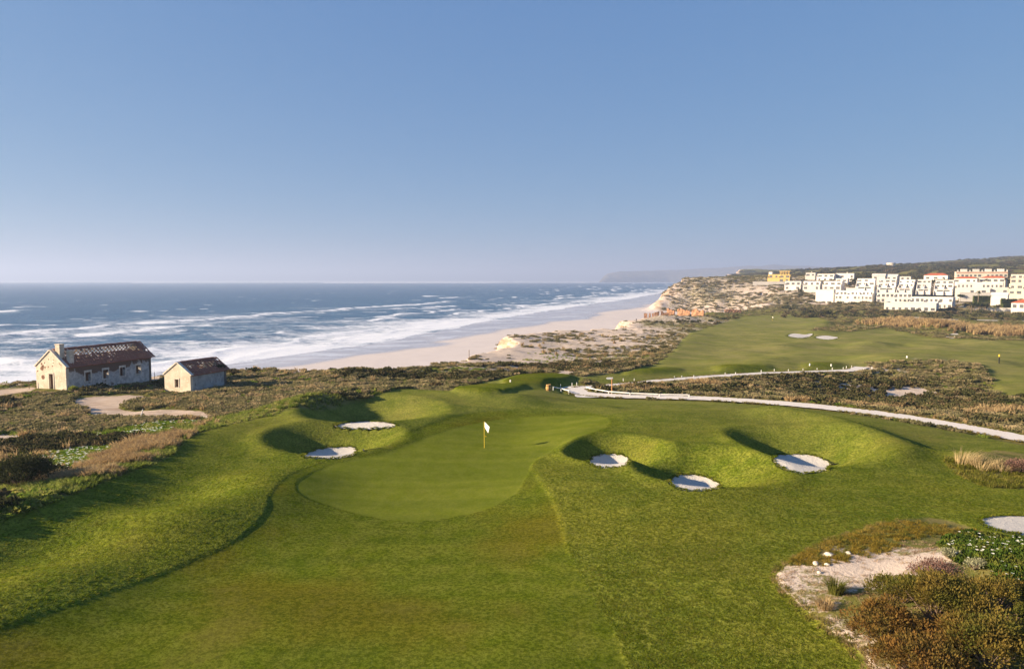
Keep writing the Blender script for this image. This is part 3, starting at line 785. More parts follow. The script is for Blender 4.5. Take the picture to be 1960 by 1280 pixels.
# ------------------------------------------------------------------ growing things, scattered as ground cover
def tuft_mesh(name, blades, h, spread, lean, mat, w=0.012, bend=0.4, seed=0):
    rg = random.Random(seed); mb = MB()
    for _ in range(blades):
        a = rg.uniform(0, 2 * math.pi); r0 = spread * math.sqrt(rg.random()) * 0.45
        x, y = r0 * math.cos(a), r0 * math.sin(a)
        out_ = rg.uniform(0.2, 1.0) * spread; hh = h * rg.uniform(0.55, 1.1); ww = w * rg.uniform(0.7, 1.3)
        dx, dy = math.cos(a) * out_ + lean * hh, math.sin(a) * out_
        px_, py_ = -math.sin(a + rg.uniform(-.8, .8)) * ww, math.cos(a + rg.uniform(-.8, .8)) * ww
        m1 = (x + dx * 0.35, y + dy * 0.35, hh * 0.62); tip = (x + dx, y + dy, hh * (1 - bend * rg.random()))
        mb.add([(x - px_, y - py_, 0), (x + px_, y + py_, 0), (m1[0] + px_ * .8, m1[1] + py_ * .8, m1[2]), (m1[0] - px_ * .8, m1[1] - py_ * .8, m1[2]), tip], [(0, 1, 2, 3), (3, 2, 4)])
    return mb.mesh(name, mat)
def bush_mesh(name, leaves, rx, rz, leaf, mat, seed=0, lumps=7, flat=0.0):
    """leafy clump: small leaf sprays spread over and through a lumpy dome"""
    rg = random.Random(seed); mb = MB()
    L = [(0, 0, rz * 0.25, rx * 0.75)] + [(rg.uniform(-.65, .65) * rx, rg.uniform(-.65, .65) * rx, rg.uniform(0.1, .55) * rz, rx * rg.uniform(.3, .55)) for _ in range(lumps)]
    for _ in range(leaves):
        cx, cy, cz, r = rg.choice(L)
        th = rg.uniform(0, 2 * math.pi); ph = math.acos(rg.uniform(-0.15, 1)); q = r * rg.uniform(0.72, 1.08)
        nx, ny, nz = math.sin(ph) * math.cos(th), math.sin(ph) * math.sin(th), math.cos(ph)
        p = Vector((cx + nx * q, cy + ny * q, max(0.0, cz + nz * q * rz / rx)))
        d = Vector((nx + rg.uniform(-.6, .6), ny + rg.uniform(-.6, .6), nz + 0.5 + rg.uniform(-.4, .4))).normalized()
        s_ = d.cross(Vector((rg.uniform(-1, 1), rg.uniform(-1, 1), rg.uniform(-1, 1)))).normalized()
        l = leaf * rg.uniform(.6, 1.4); w = l * 0.42
        mb.add([p, p + d * l * .5 + s_ * w, p + d * l, p + d * l * .5 - s_ * w], [(0, 1, 2, 3)])
    return mb.mesh(name, mat)

M_SCRUB = foliage('scrub_leaves', (0.14, 0.132, 0.062), (0.235, 0.205, 0.098), (0.32, 0.25, 0.14), 0.35, 0.25)
M_GREEN = foliage('green_scrub_leaves', (0.115, 0.185, 0.022), (0.225, 0.275, 0.048), (0.32, 0.29, 0.08), 0.42, 0.3)
M_DARK = foliage('dark_scrub_leaves', (0.045, 0.052, 0.022), (0.085, 0.080, 0.034), (0.125, 0.095, 0.048), 0.2, 0.3)
M_STRAW = foliage('straw_blades', (0.36, 0.25, 0.12), (0.50, 0.37, 0.19), (0.28, 0.19, 0.10), 0.35, 0.5)
M_OLIVE = foliage('olive_blades', (0.15, 0.20, 0.032), (0.28, 0.31, 0.068), (0.34, 0.33, 0.10), 0.45, 0.4)
M_ICE = foliage('ice_plant_shaded_leaves', (0.030, 0.058, 0.009), (0.060, 0.092, 0.014), (0.11, 0.12, 0.022), 0.15, 0.8)  # leaves darkened, the shade of the mound is in the colour
M_BROWN = foliage('heath_leaves', (0.085, 0.058, 0.018), (0.155, 0.088, 0.026), (0.075, 0.080, 0.018), 0.2, 0.9)
M_PETAL = plain('flower_petals', (0.80, 0.78, 0.62), 0.8, 0.08)

def gn_scatter(name, proto_mesh, P, S, RZ, label, cat, sz=None):
    """one ground-cover object: the clump mesh set on many points (rotation and size per point)"""
    pm = bpy.data.meshes.new(name); pm.vertices.add(len(P)); pm.vertices.foreach_set('co', np.ascontiguousarray(P, np.float32).ravel()); pm.update()
    o = link_mesh(name, pm)
    a = pm.attributes.new('size', 'FLOAT_VECTOR', 'POINT'); sv = np.column_stack([S, S, S * (1 if sz is None else sz)]); a.data.foreach_set('vector', sv.astype(np.float32).ravel())
    a = pm.attributes.new('turn', 'FLOAT_VECTOR', 'POINT'); rv = np.column_stack([np.zeros_like(RZ), np.zeros_like(RZ), RZ]); a.data.foreach_set('vector', rv.astype(np.float32).ravel())
    proto = bpy.data.objects.new(name + '_clump', proto_mesh)
    ng = bpy.data.node_groups.new(name, 'GeometryNodeTree')
    ng.interface.new_socket('Geometry', in_out='INPUT', socket_type='NodeSocketGeometry'); ng.interface.new_socket('Geometry', in_out='OUTPUT', socket_type='NodeSocketGeometry')
    i_ = ng.nodes.new('NodeGroupInput'); o_ = ng.nodes.new('NodeGroupOutput')
    ins = ng.nodes.new('GeometryNodeInstanceOnPoints'); oi = ng.nodes.new('GeometryNodeObjectInfo'); oi.inputs['Object'].default_value = proto; oi.inputs['As Instance'].default_value = True
    as_ = ng.nodes.new('GeometryNodeInputNamedAttribute'); as_.data_type = 'FLOAT_VECTOR'; as_.inputs['Name'].default_value = 'size'
    ar = ng.nodes.new('GeometryNodeInputNamedAttribute'); ar.data_type = 'FLOAT_VECTOR'; ar.inputs['Name'].default_value = 'turn'
    e2r = ng.nodes.new('FunctionNodeEulerToRotation')
    ng.links.new(i_.outputs[0], ins.inputs['Points']); ng.links.new(oi.outputs['Geometry'], ins.inputs['Instance'])
    ng.links.new(as_.outputs['Attribute'], ins.inputs['Scale']); ng.links.new(ar.outputs['Attribute'], e2r.inputs[0]); ng.links.new(e2r.outputs[0], ins.inputs['Rotation'])
    ng.links.new(ins.outputs[0], o_.inputs[0])
    md = o.modifiers.new('scatter', 'NODES'); md.node_group = ng
    tag(o, label, cat, kind='stuff')
    return o

native_ok = (native & (pathm < 0.25) & (sm(dirtm, 5) < .08) & (onland > 0.6)).astype(float)
near_m = inside(GX, GY, nat_mound_w).astype(float); near_c = inside(GX, GY, nat_clump_w).astype(float)
def L(G, x, y): return ground_lookup(G, x, y)
def cand(n, r0, r1, seed, power=1.0):
    """points spread over the fan of ground, density falling with distance"""
    rg = np.random.default_rng(seed)
    u = rg.uniform(U[0] + .02, U[-1] - .02, n); t = rg.random(n)
    r = 1 / (1 / r0 + (1 / r1 - 1 / r0) * t) if power == 1 else np.exp(np.log(r0) + (np.log(r1) - np.log(r0)) * t)
    return r * np.sin(u), r * np.cos(u), r, rg
HOUSE_FOOT = []     # filled below: (x, y, radius) kept free of scrub
def house_free(x, y):
    m = np.ones(len(x), bool)
    for hx, hy, hr in HOUSE_FOOT: m &= np.hypot(x - hx, y - hy) > hr
    return m
GROVE = fbm(GX, GY, 16, 4, 131); GROVE2 = fbm(GX, GY, 30, 3, 137); DET = fbm(GX, GY, 4, 3, 139)
# ------------------------------------------------------------------ the two ruined houses
def plaster(name, ca, cb, stone, bare):
    """old lime render: blotches, and bare stone where the render has come off"""
    m, nt, out = new_mat(name); b = NB(nt); co = b.coord()
    f = b.noise(co, 0.9, 5, 0.65); g = b.noise(co, 3.2, 5, 0.7, 0.4); h = b.noise(co, 9, 3, 0.6)
    c = b.mix(b.ramp(f, 0.35, 0.65), ca, cb)
    c = b.mix(b.ramp(g, 0.56, 0.66), c, tuple(min(1, k * 1.25) for k in cb))
    st = b.mix(h, tuple(k * 0.5 for k in stone), stone)
    fac = b.ramp(b.noise(co, 0.75, 5, 0.7, 0.6), bare, bare + 0.05)
    c = b.mix(fac, c, st)
    b.L(b.bsdf(c, 0.95, b.bump(b.math('ADD', g, h), 0.5, 0.04), 0.05), out.inputs['Surface']); return m
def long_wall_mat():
    """weathered render, greyed in colour for the shaded side, with a band of dark bare stone below the eaves"""
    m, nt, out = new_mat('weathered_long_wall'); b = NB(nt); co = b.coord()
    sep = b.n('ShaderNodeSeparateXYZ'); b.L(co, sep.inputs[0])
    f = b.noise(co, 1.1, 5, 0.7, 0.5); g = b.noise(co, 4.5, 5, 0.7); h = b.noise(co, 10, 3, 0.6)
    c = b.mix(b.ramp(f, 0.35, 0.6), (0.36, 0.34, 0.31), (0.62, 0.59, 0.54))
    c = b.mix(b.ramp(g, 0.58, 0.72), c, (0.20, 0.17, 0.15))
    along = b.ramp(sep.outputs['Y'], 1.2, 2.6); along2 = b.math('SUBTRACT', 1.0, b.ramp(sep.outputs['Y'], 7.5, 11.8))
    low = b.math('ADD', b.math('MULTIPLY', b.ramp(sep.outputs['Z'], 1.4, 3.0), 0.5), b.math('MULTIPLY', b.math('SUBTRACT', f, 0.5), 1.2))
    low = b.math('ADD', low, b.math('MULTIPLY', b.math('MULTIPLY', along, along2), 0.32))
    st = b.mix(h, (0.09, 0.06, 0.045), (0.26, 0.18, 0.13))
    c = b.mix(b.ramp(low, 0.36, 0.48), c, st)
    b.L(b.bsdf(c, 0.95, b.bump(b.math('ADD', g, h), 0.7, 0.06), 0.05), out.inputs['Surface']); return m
M_GABLE = plaster('sunlit_gable_render', (0.54, 0.45, 0.34), (0.70, 0.61, 0.49), (0.22, 0.145, 0.10), 0.63)  # warm bright tone of the sunlit side put into the render colour
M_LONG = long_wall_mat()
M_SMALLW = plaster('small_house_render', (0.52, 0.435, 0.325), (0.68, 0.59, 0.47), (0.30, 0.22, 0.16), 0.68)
M_SMALLS = plaster('small_house_shaded_render', (0.30, 0.29, 0.27), (0.46, 0.44, 0.41), (0.2, 0.17, 0.15), 0.64)  # same render painted greyer and darker for the shaded side
M_TRIM = plain('pale_trim', (0.62, 0.55, 0.45), 0.9, 0.2, 3)
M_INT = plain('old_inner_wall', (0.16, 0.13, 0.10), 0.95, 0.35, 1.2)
M_DIRT = plain('house_floor_earth', (0.16, 0.12, 0.09), 0.95, 0.3, 1.5)
M_WOOD = plain('weathered_timber', (0.20, 0.14, 0.10), 0.9, 0.3, 3)
M_LATH = plain('pale_lath', (0.70, 0.60, 0.44), 0.9, 0.15, 3)  # pale tone stands in for light showing through the roof holes
M_DOOR = plain('brown_door', (0.20, 0.105, 0.06), 0.8, 0.25, 4)
def tile_mat():
    m, nt, out = new_mat('old_clay_tiles'); b = NB(nt); co = b.coord()
    f = b.noise(co, 1.4, 4, 0.7); g = b.noise(co, 8, 3, 0.7)
    c = b.mix(f, (0.19, 0.080, 0.055), (0.33, 0.155, 0.105)); c = b.mix(b.ramp(g, 0.55, 0.75), c, (0.40, 0.22, 0.17))
    b.L(b.bsdf(c, 0.9, None, 0.1), out.inputs['Surface']); return m
M_TILE = tile_mat()
M_OTILE = plain('fresh_orange_tile', (0.62, 0.20, 0.08), 0.9, 0.15, 4)

def wall_panel(mb, L_, Hh, openings, frame, thick):
    """wall in the plane (s along, z up) with rectangular openings; frame maps (s, t, z) to local xyz"""
    xs = sorted({0, L_, *[o[0] for o in openings], *[o[1] for o in openings]}); zs = sorted({0, Hh, *[o[2] for o in openings], *[o[3] for o in openings]})
    for a, b_ in zip(xs[:-1], xs[1:]):
        for c, d in zip(zs[:-1], zs[1:]):
            if any(a >= o[0] - 1e-6 and b_ <= o[1] + 1e-6 and c >= o[2] - 1e-6 and d <= o[3] + 1e-6 for o in openings): continue
            vs = [frame(s_, t_, z_) for t_ in (0, thick) for s_, z_ in ((a, c), (b_, c), (b_, d), (a, d))]
            fs = [(0, 1, 2, 3), (7, 6, 5, 4)]
            def solid(x0, x1, z0, z1):
                xm, zm = (x0 + x1) / 2, (z0 + z1) / 2
                if xm < 0 or xm > L_ or zm < 0 or zm > Hh: return False
                return not any(o[0] < xm < o[1] and o[2] < zm < o[3] for o in openings)
            e = 1e-3
            if not solid(a, b_, c - 2 * e, c): fs.append((1, 0, 4, 5))
            if not solid(a, b_, d, d + 2 * e): fs.append((3, 2, 6, 7))
            if not solid(a - 2 * e, a, c, d): fs.append((0, 3, 7, 4))
            if not solid(b_, b_ + 2 * e, c, d): fs.append((2, 1, 5, 6))
            mb.add(vs, fs)
    return mb

def tile_slope(mb, W2, L_, eave, rise, side, keep, y0=-0.15, over=0.22, tw=0.26, tl=0.40, x_c=0.0):
    """rows of half-round tiles on one slope; side +1 right, -1 left; keep(u, v) -> bool"""
    sl = math.hypot(W2 + over, rise * (W2 + over) / W2); n_r = int(sl / (tl * 0.86)); n_c = int((L_ + 0.3) / tw)
    ca, sa = W2 / math.hypot(W2, rise), rise / math.hypot(W2, rise)
    for r_ in range(n_r):
        for c in range(n_c):
            u, v = (c + .5) / n_c, (r_ + .5) / n_r        # v: 0 at the ridge
            if not keep(u, v): continue
            s0 = r_ * sl / n_r; s1 = s0 + tl * 1.02; yb = y0 + c * (L_ + .3) / n_c
            jit = random.uniform(-.02, .02); lift = random.uniform(0, .025)
            vs = []
            for s_, up in ((s0, 0.0), (s1, 0.035)):
                for k, (dy, hh) in enumerate(((0, 0), (.07, .06), (.17, .06), (.24, 0))):
                    q = up + hh + lift
                    x = s_ * ca + q * sa; z = -s_ * sa + q * ca
                    vs.append((x_c + side * x, yb + dy + jit, eave + rise + z + 0.05))
            fs = [(0, 1, 5, 4), (1, 2, 6, 5), (2, 3, 7, 6), (4, 5, 6, 7)]
            mb.add(vs, fs if side < 0 else [f[::-1] for f in fs])
    return mb

def ruin(name, label, loc, rz, W, L_, eave, rise, gable_mat, long_mat, front_open, right_open, keep_r, keep_l, gable_open_kind):
    t = empty(name, loc, rz); tag(t, label, 'house')
    th = 0.45; low = -1.2
    # origin: middle of the front gable at ground level; x to the right, y along the house
    fr = MB(); wall_panel(fr, W, eave - low, [(a, b_, c - low, d - low) for a, b_, c, d in front_open], lambda s_, q, z: (s_ - W / 2, q, z + low), th)
    fr.prism([(-W / 2, eave), (W / 2, eave), (0, eave + rise)], 0, th)
    o = fr.build('wall', gable_mat, t); o['label'] = 'sunlit cream gable wall with flaking render'
    bk = MB(); wall_panel(bk, W, eave - low, [], lambda s_, q, z: (W / 2 - s_, L_ - q, z + low), th)
    bk.prism([(-W / 2, eave), (W / 2, eave), (0, eave + rise)], L_ - th, L_); bk.build('wall', M_INT, t)
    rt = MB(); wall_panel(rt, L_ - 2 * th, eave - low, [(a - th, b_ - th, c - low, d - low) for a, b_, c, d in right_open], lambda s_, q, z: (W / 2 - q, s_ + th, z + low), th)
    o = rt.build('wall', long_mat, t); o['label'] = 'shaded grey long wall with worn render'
    lf = MB(); wall_panel(lf, L_ - 2 * th, eave - low, [(2.2, 3.2, .9 - low, 2.2 - low), (L_ * .62, L_ * .62 + 1.1, .7 - low, 2.3 - low)] if L_ > 9 else [(1.8, 2.8, .8 - low, 1.9 - low)], lambda s_, q, z: (-W / 2 + q, L_ - th - s_, z + low), th)
    lf.build('wall', M_INT, t)
    MB().box(-W / 2 + th, W / 2 - th, th, L_ - th, -0.5, 0.02).build('floor', M_DIRT, t)
    # raised verge copings on the front gable
    pitch = math.atan2(rise, W / 2)
    for sd in (-1, 1):
        mb = MB(); n_ = 8; c_, s_ = math.cos(pitch), math.sin(pitch)
        ln = math.hypot(W / 2, rise) + 0.18
        pts = [(0, 0), (ln, 0), (ln, .16), (0, .16)]
        poly = [(sd * (c_ * a + s_ * b_), eave + rise - s_ * a + c_ * b_ + 0.004) for a, b_ in pts]
        mb.prism(poly if sd > 0 else poly[::-1], -0.10, 0.38).build('verge_coping', M_TRIM, t)
    # roof
    rf = empty('roof', (0, 0, 0)); rf.parent = t
    tl_ = MB(); tile_slope(tl_, W / 2, L_, eave, rise, 1, keep_r, y0=0.40); tile_slope(tl_, W / 2, L_, eave, rise, -1, keep_l, y0=0.40)
    o = tl_.build('roof_tiles', M_TILE, rf); o['kind'] = 'stuff'
    nr = int((L_ - 0.6) / 0.62)
    for sd in (-1, 1):
        for k in range(nr):
            y = 0.55 + k * (L_ - 1.0) / max(1, nr - 1)
            MB().prism([(0, eave + rise - .14), (sd * W / 2, eave - .14), (sd * W / 2, eave - .02), (0, eave + rise - .02)][::sd], y, y + .09).build('rafter', M_WOOD, rf)
        for k in range(1, 9):
            q = k / 9; x = sd * W / 2 * q; z = eave + rise * (1 - q)
            MB().box(x - .04, x + .04, .45, L_ - .1, z + .0, z + .045).build('batten', M_LATH, rf)
    mb = MB(); nseg = int(L_ / .45)
    for k in range(nseg):
        y = .4 + k * (L_ - .4) / nseg; a = random.uniform(-.02, .02)
        mb.prism([(-.17, eave + rise + .0 + a), (.17, eave + rise + a), (.10, eave + rise + .17 + a), (-.10, eave + rise + .17 + a)], y, y + (L_ - .4) / nseg * .97)
    o = mb.build('ridge_tiles', M_TILE, rf); o['kind'] = 'stuff'
    for sd in (1, -1):
        MB().box(min(sd * (W / 2), sd * (W / 2 + .16)), max(sd * (W / 2), sd * (W / 2 + .16)), .1, L_, eave - .2, eave - .07).build('eave_course', M_TILE if sd > 0 else M_TRIM, t)
    # surrounds of openings
    for a, b_, c, d in right_open:
        f = MB(); x0 = W / 2
        f.box(x0 + .003, x0 + .05, a - .16, a, c - .14, d + .28); f.box(x0 + .003, x0 + .05, b_, b_ + .16, c - .14, d + .28); f.box(x0 + .003, x0 + .05, a, b_, d, d + .28); f.box(x0 + .003, x0 + .07, a, b_, c - .14, c)
        f.build('window_surround', M_TRIM, t)
    for a, b_, c, d in front_open:
        f = MB(); a -= W / 2; b_ -= W / 2
        f.box(a - .14, a, -.05, -.003, c, d + .16); f.box(b_, b_ + .14, -.05, -.003, c, d + .16); f.box(a, b_, -.05, -.003, d, d + .16)
        f.build('door_surround' if gable_open_kind == 'door' else 'window_surround', M_TRIM, t)
    return t, rf

# --- large house
W1, L1, E1, R1 = 5.4, 14.3, 3.25, 2.15
HZ = -R(19)
c0 = at_depth(140, 96.5, 0); base1 = 19.15
ca, sa = math.cos(HZ), math.sin(HZ)
o1 = (c0[0] - W1 / 2 * ca, c0[1] - W1 / 2 * sa, base1)
rg_ = np.random.default_rng(4)
def keep1r(u, v):
    band = 0.10 < v < 0.44 and 0.03 < u < 0.90
    if band and (0.14 < v < .40): return rg_.random() < 0.12
    if band: return rg_.random() < 0.45
    if .44 <= v < .6: return rg_.random() < 0.88
    return rg_.random() < 0.985
def keep1l(u, v): return rg_.random() < (0.10 if 0.08 < v < 0.72 else 0.7)
wins1 = [(2.9 + k * 2.85, 3.75 + k * 2.85, 0.95, 2.20) for k in range(4)]
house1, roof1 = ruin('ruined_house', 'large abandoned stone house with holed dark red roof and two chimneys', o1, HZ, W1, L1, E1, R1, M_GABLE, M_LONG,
                     [(2.35, 3.1, 0.0, 2.25)], wins1, keep1r, keep1l, 'door')
MB().box(-.31, .42, .22, .28, -.05, 2.22).build('door', M_DOOR, house1)
for (x, y, w, z0, z1) in [(1.02, .62, .78, 3.9, 6.15), (2.1, 1.25, .52, 3.2, 5.25)]:
    ch = MB().box(x - w / 2, x + w / 2, y - .35, y + .35, z0, z1).build('chimney', M_GABLE, house1)
    MB().box(x - w / 2 - .06, x + w / 2 + .06, y - .41, y + .41, z1 + .002, z1 + .12).build('chimney_cap', M_TRIM, ch)
# round vent and a few holes knocked in the gable render
def disc(x, z, r, n=14, irregular=0.0):
    return [(x + r * (1 + irregular * random.uniform(-1, 1)) * math.cos(2 * math.pi * k / n), z + r * (1 + irregular * random.uniform(-1, 1)) * math.sin(2 * math.pi * k / n)) for k in range(n)]
M_HOLE = plain('bare_brick_patch', (0.20, 0.11, 0.07), 0.95, 0.4, 6)
MB().prism(disc(-1.45, 1.75, .30), -.012, .05).build('round_vent', M_HOLE, house1)
for x, z, r in [(-1.55, 2.95, .30), (-1.35, 3.25, .20), (-1.62, 3.55, .15), (-2.4, 2.55, .13), (-1.05, 3.7, .1), (.35, 3.3, .1), (.5, 3.75, .08), (-.4, 3.2, .1), (-1.0, 3.1, .13), (-.3, 4.2, .09), (.6, 4.1, .07)]:
    MB().prism(disc(x, z, r, 11, .35), -.008, .05).build('render_hole', M_HOLE, house1)
# --- small house
W2_, L2_, E2, R2 = 4.4, 6.9, 2.3, 1.55
c0 = at_depth(374, 97.2, 0); base2 = 18.95
o2 = (c0[0] - W2_ / 2 * ca, c0[1] - W2_ / 2 * sa, base2)
def keep2r(u, v):
    if 0.22 < v < 0.60 and (0.60 < u < 0.86): return rg_.random() < .25
    if 0.25 < v < 0.42 and 0.08 < u < .30: return rg_.random() < .45
    if 0.18 < v < 0.32 and 0.42 < u < .58: return rg_.random() < .5
    if 0.40 < v < 0.62 and 0.30 < u < .52: return False
    return rg_.random() < .97
def keep2l(u, v): return rg_.random() < .35
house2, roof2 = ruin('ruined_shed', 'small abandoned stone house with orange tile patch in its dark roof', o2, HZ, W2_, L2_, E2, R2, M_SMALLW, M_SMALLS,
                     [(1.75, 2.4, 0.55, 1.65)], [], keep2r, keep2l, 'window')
mb = MB()
for (k, j) in [(0, 0), (1, 0), (1, 1), (2, 1), (2, 2), (0, 1)]:
    q = .44 + .085 * j; x = W2_ / 2 * q; z = E2 + R2 * (1 - q)
    y = 2.1 + .42 * k
    dx = W2_ / 2 * .075; dz = R2 * .075
    mb.add([(x, y, z + .10), (x + dx, y, z - dz + .10), (x + dx, y + .36, z - dz + .10), (x, y + .36, z + .10), (x, y, z + .05), (x + dx, y, z - dz + .05), (x + dx, y + .36, z - dz + .05), (x, y + .36, z + .05)],
           [(0, 1, 2, 3), (7, 6, 5, 4), (0, 4, 5, 1), (1, 5, 6, 2), (2, 6, 7, 3), (3, 7, 4, 0)])
o = mb.build('orange_tiles', M_OTILE, roof2); o['kind'] = 'stuff'
MB().box(-.40, -.12, .25, .30, .57, 1.63).build('shutter', M_DOOR, house2)
hp = bush_mesh('roof_weeds', 160, .75, .5, .22, M_DARK, 5); ho = link_mesh('roof_weeds', hp, roof2); ho.location = (1.5, 6.3, E2 + .15); ho['kind'] = 'stuff'
HOUSE_FOOT += [(o1[0] - sa * d, o1[1] + ca * d, 3.5) for d in (1.5, 4, 6.5, 9, 11.5, 13.2)] + [(o2[0] - sa * d, o2[1] + ca * d, 2.9) for d in (1, 3, 5.2)]

# ------------------------------------------------------------------ flags, rakes, posts, rails, sign, bin
M_YEL = plain('yellow_pole_paint', (0.75, 0.52, 0.05), 0.5, 0.08, 5)
M_WHITE = plain('white_paint', (0.80, 0.78, 0.74), 0.6, 0.08, 4)
M_FLAG = plain('white_flag_cloth', (0.85, 0.85, 0.84), 0.8, 0.04, 4)
M_POSTW = plain('orange_brown_post', (0.42, 0.20, 0.08), 0.8, 0.2, 4)
M_BARREL = plain('barrel_oak', (0.48, 0.29, 0.11), 0.8, 0.2, 6)
M_BLACK = plain('black_paint', (0.02, 0.02, 0.022), 0.6, 0.2, 4)
def flagstick(px, py, h, label, second=True):
    p = hit(px, py); t = empty('flagstick', p); tag(t, label, 'flag', 'flagsticks')
    MB().tube([(0, 0, -.1), (0, 0, h)], .022 if second else .03, 8).build('pole', M_YEL, t)
    mb = MB(); nx, nz = 7, 4; vs = []; fs = []
    for i in range(nx):
        for j in range(nz):
            s_ = i / (nx - 1); q = j / (nz - 1)
            x = .03 + .42 * s_ * (1 - .28 * q); z = h - .02 - .42 * q - .36 * s_ - (.12 * s_ * q); y = -.75 * x + .03 * math.sin(s_ * 7 + q)
            vs.append((x, y, z))
    for i in range(nx - 1):
        for j in range(nz - 1): fs.append((i * nz + j, (i + 1) * nz + j, (i + 1) * nz + j + 1, i * nz + j + 1))
    k = len(vs); vs2 = vs + [(x, y + .012, z) for x, y, z in vs]; mb.add(vs2, fs + [tuple(i + k for i in f[::-1]) for f in fs]).build('flag_cloth', M_FLAG, t, smooth=True)
    if second: MB().prism([(.02, h * .5), (.20, h * .44), (.13, h * .41), (.02, h * .45)], -.01, .01).build('pennant', M_YEL, t)
    return t
flagstick(927, 858, 2.2, 'yellow flagstick with white flag standing on the near green')
flagstick(1478, 614, 2.4, 'distant flagstick with white flag on the far green below the dunes', False)

def rake(px, py, rz, label):
    p = hit(px, py); t = empty('bunker_rake', (p[0], p[1], p[2] + .04), rz); tag(t, label, 'rake', 'bunker rakes')
    MB().tube([(0, 0, .02), (0, 1.5, .10)], .018, 6).build('handle', M_BLACK, t)
    h_ = MB().box(-.32, .32, -.03, .03, .0, .06).build('rake_head', M_BLACK, t)
    for k in range(9): MB().box(-.30 + k * .072, -.28 + k * .072, -.03, .0, -.06, .0).build('tooth', M_BLACK, h_)
rake(1598, 890, R(10), 'black rake left beside the rightmost deep bunker')
rake(696, 863, R(-70), 'black rake left on the rim of the shaded left bunker')

stake0 = None
def stake(px, py, h, label, r=.05, lean=0.0, mat=None, name='white_stake', group='white stakes along tees and paths', cat='stake'):
    p = hit(px, py); t = MB().tube([(0, 0, -.15), (0, 0, h * .93), (0, 0, h)], [r, r, r * .55], 7).build(name, mat or M_WHITE)
    t.location = p; t.rotation_euler = (0, lean, R(random.uniform(0, 90)) if not lean else 0); tag(t, label, cat, group); return t
for px, py, lb in [(1073, 742, 'nearest the wooden barrel, behind the short rail'), (1095, 739, 'left of a close pair beyond the path fork'), (1104, 738, 'right of a close pair beyond the path fork'),
                   (1193, 730, 'right after the brown signpost beyond the path'), (1214, 730, 'second past the brown signpost beyond the path'), (1291, 725, 'just behind the pale reed patch'),
                   (1305, 724, 'behind the right end of the pale reed patch'), (1328, 723, 'between the reed patch and the visible far path'), (1388, 718, 'at the left foot of the middle oval tee'),
                   (1408, 717, 'below the middle oval tee'), (1457, 713, 'at the right foot of the middle oval tee'), (1482, 711, 'between the two right oval tees'),
                   (1509, 711, 'left below the rightmost oval tee'), (1537, 710, 'below the left end of the rightmost oval tee'), (1564, 709, 'below the middle of the rightmost oval tee'),
                   (1593, 708, 'below the right end of the rightmost oval tee'), (1614, 707, 'left of the three at the sandy path end'), (1620, 705, 'middle of the three at the sandy path end'),
                   (1630, 704, 'right of the three at the sandy path end'), (1653, 710, 'on the near edge of the sandy path end'), (1669, 706, 'just right of the sandy path end')]:
    stake(px, py, .45 if px < 1250 else .42, 'short white stake ' + lb, .045 if px < 1250 else .055)
stake(1550, 700, .4, 'small white tee marker on the left of the rightmost oval tee', .13, group='tee markers', name='tee_marker', cat='tee marker')
stake(1591, 701, .4, 'small white tee marker on the right of the rightmost oval tee', .13, group='tee markers', name='tee_marker', cat='tee marker')
stake(1736, 686, .4, 'small white tee marker at the top of the scrubby knoll', .15, group='tee markers', name='tee_marker', cat='tee marker')
stake(977, 731, .3, 'small white tee marker on the left tee near the barrel', .1, group='tee markers', name='tee_marker', cat='tee marker')
stake(1827, 646, .5, 'small white tee marker before the far right sand patch', .2, group='tee markers', name='tee_marker', cat='tee marker')
stake(268, 802, 1.1, 'leaning white post in the scrub below the dirt track', .05, .32, name='leaning_post', group='lone posts', cat='post')
p = hit(1912, 697); t = empty('distance_post', p); tag(t, 'dark post with yellow top beside the right fairway', 'post')
MB().tube([(0, 0, -.2), (0, 0, 1.3)], .10, 8).build('shaft', M_BLACK, t); MB().tube([(0, 0, 1.302), (0, 0, 1.75)], .13, 8).build('yellow_cap', M_YEL, t)
# barrel-like bin
p = hit(1050, 748); t = empty('barrel_bin', p); tag(t, 'upright wooden barrel bin at the left of the path fork', 'bin')
n_ = 12
for k in range(n_):
    a0 = 2 * math.pi * k / n_; a1 = a0 + 2 * math.pi / n_ * .94; mb = MB(); vs = []
    for z, r_ in ((-.05, .30), (.4, .37), (.85, .30)):
        for a in (a0, a1):
            vs += [(r_ * math.cos(a), r_ * math.sin(a), z), ((r_ - .04) * math.cos(a), (r_ - .04) * math.sin(a), z)]
    fs = []
    for q in (0, 4): fs += [(q, q + 2, q + 6, q + 4), (q + 3, q + 1, q + 5, q + 7), (q + 1, q, q + 4, q + 5), (q + 2, q + 3, q + 7, q + 6)]
    mb.add(vs, fs + [(0, 1, 3, 2), (8, 10, 11, 9)]).build('stave', M_BARREL, t)
for z in (.15, .65): MB().tube([(0, 0, z), (0, 0, z + .05)], .365, 14, cap=False).build('hoop', M_BLACK, t)
MB().tube([(0, 0, .78), (0, 0, .82)], .27, 12).build('barrel_lid', M_BARREL, t)
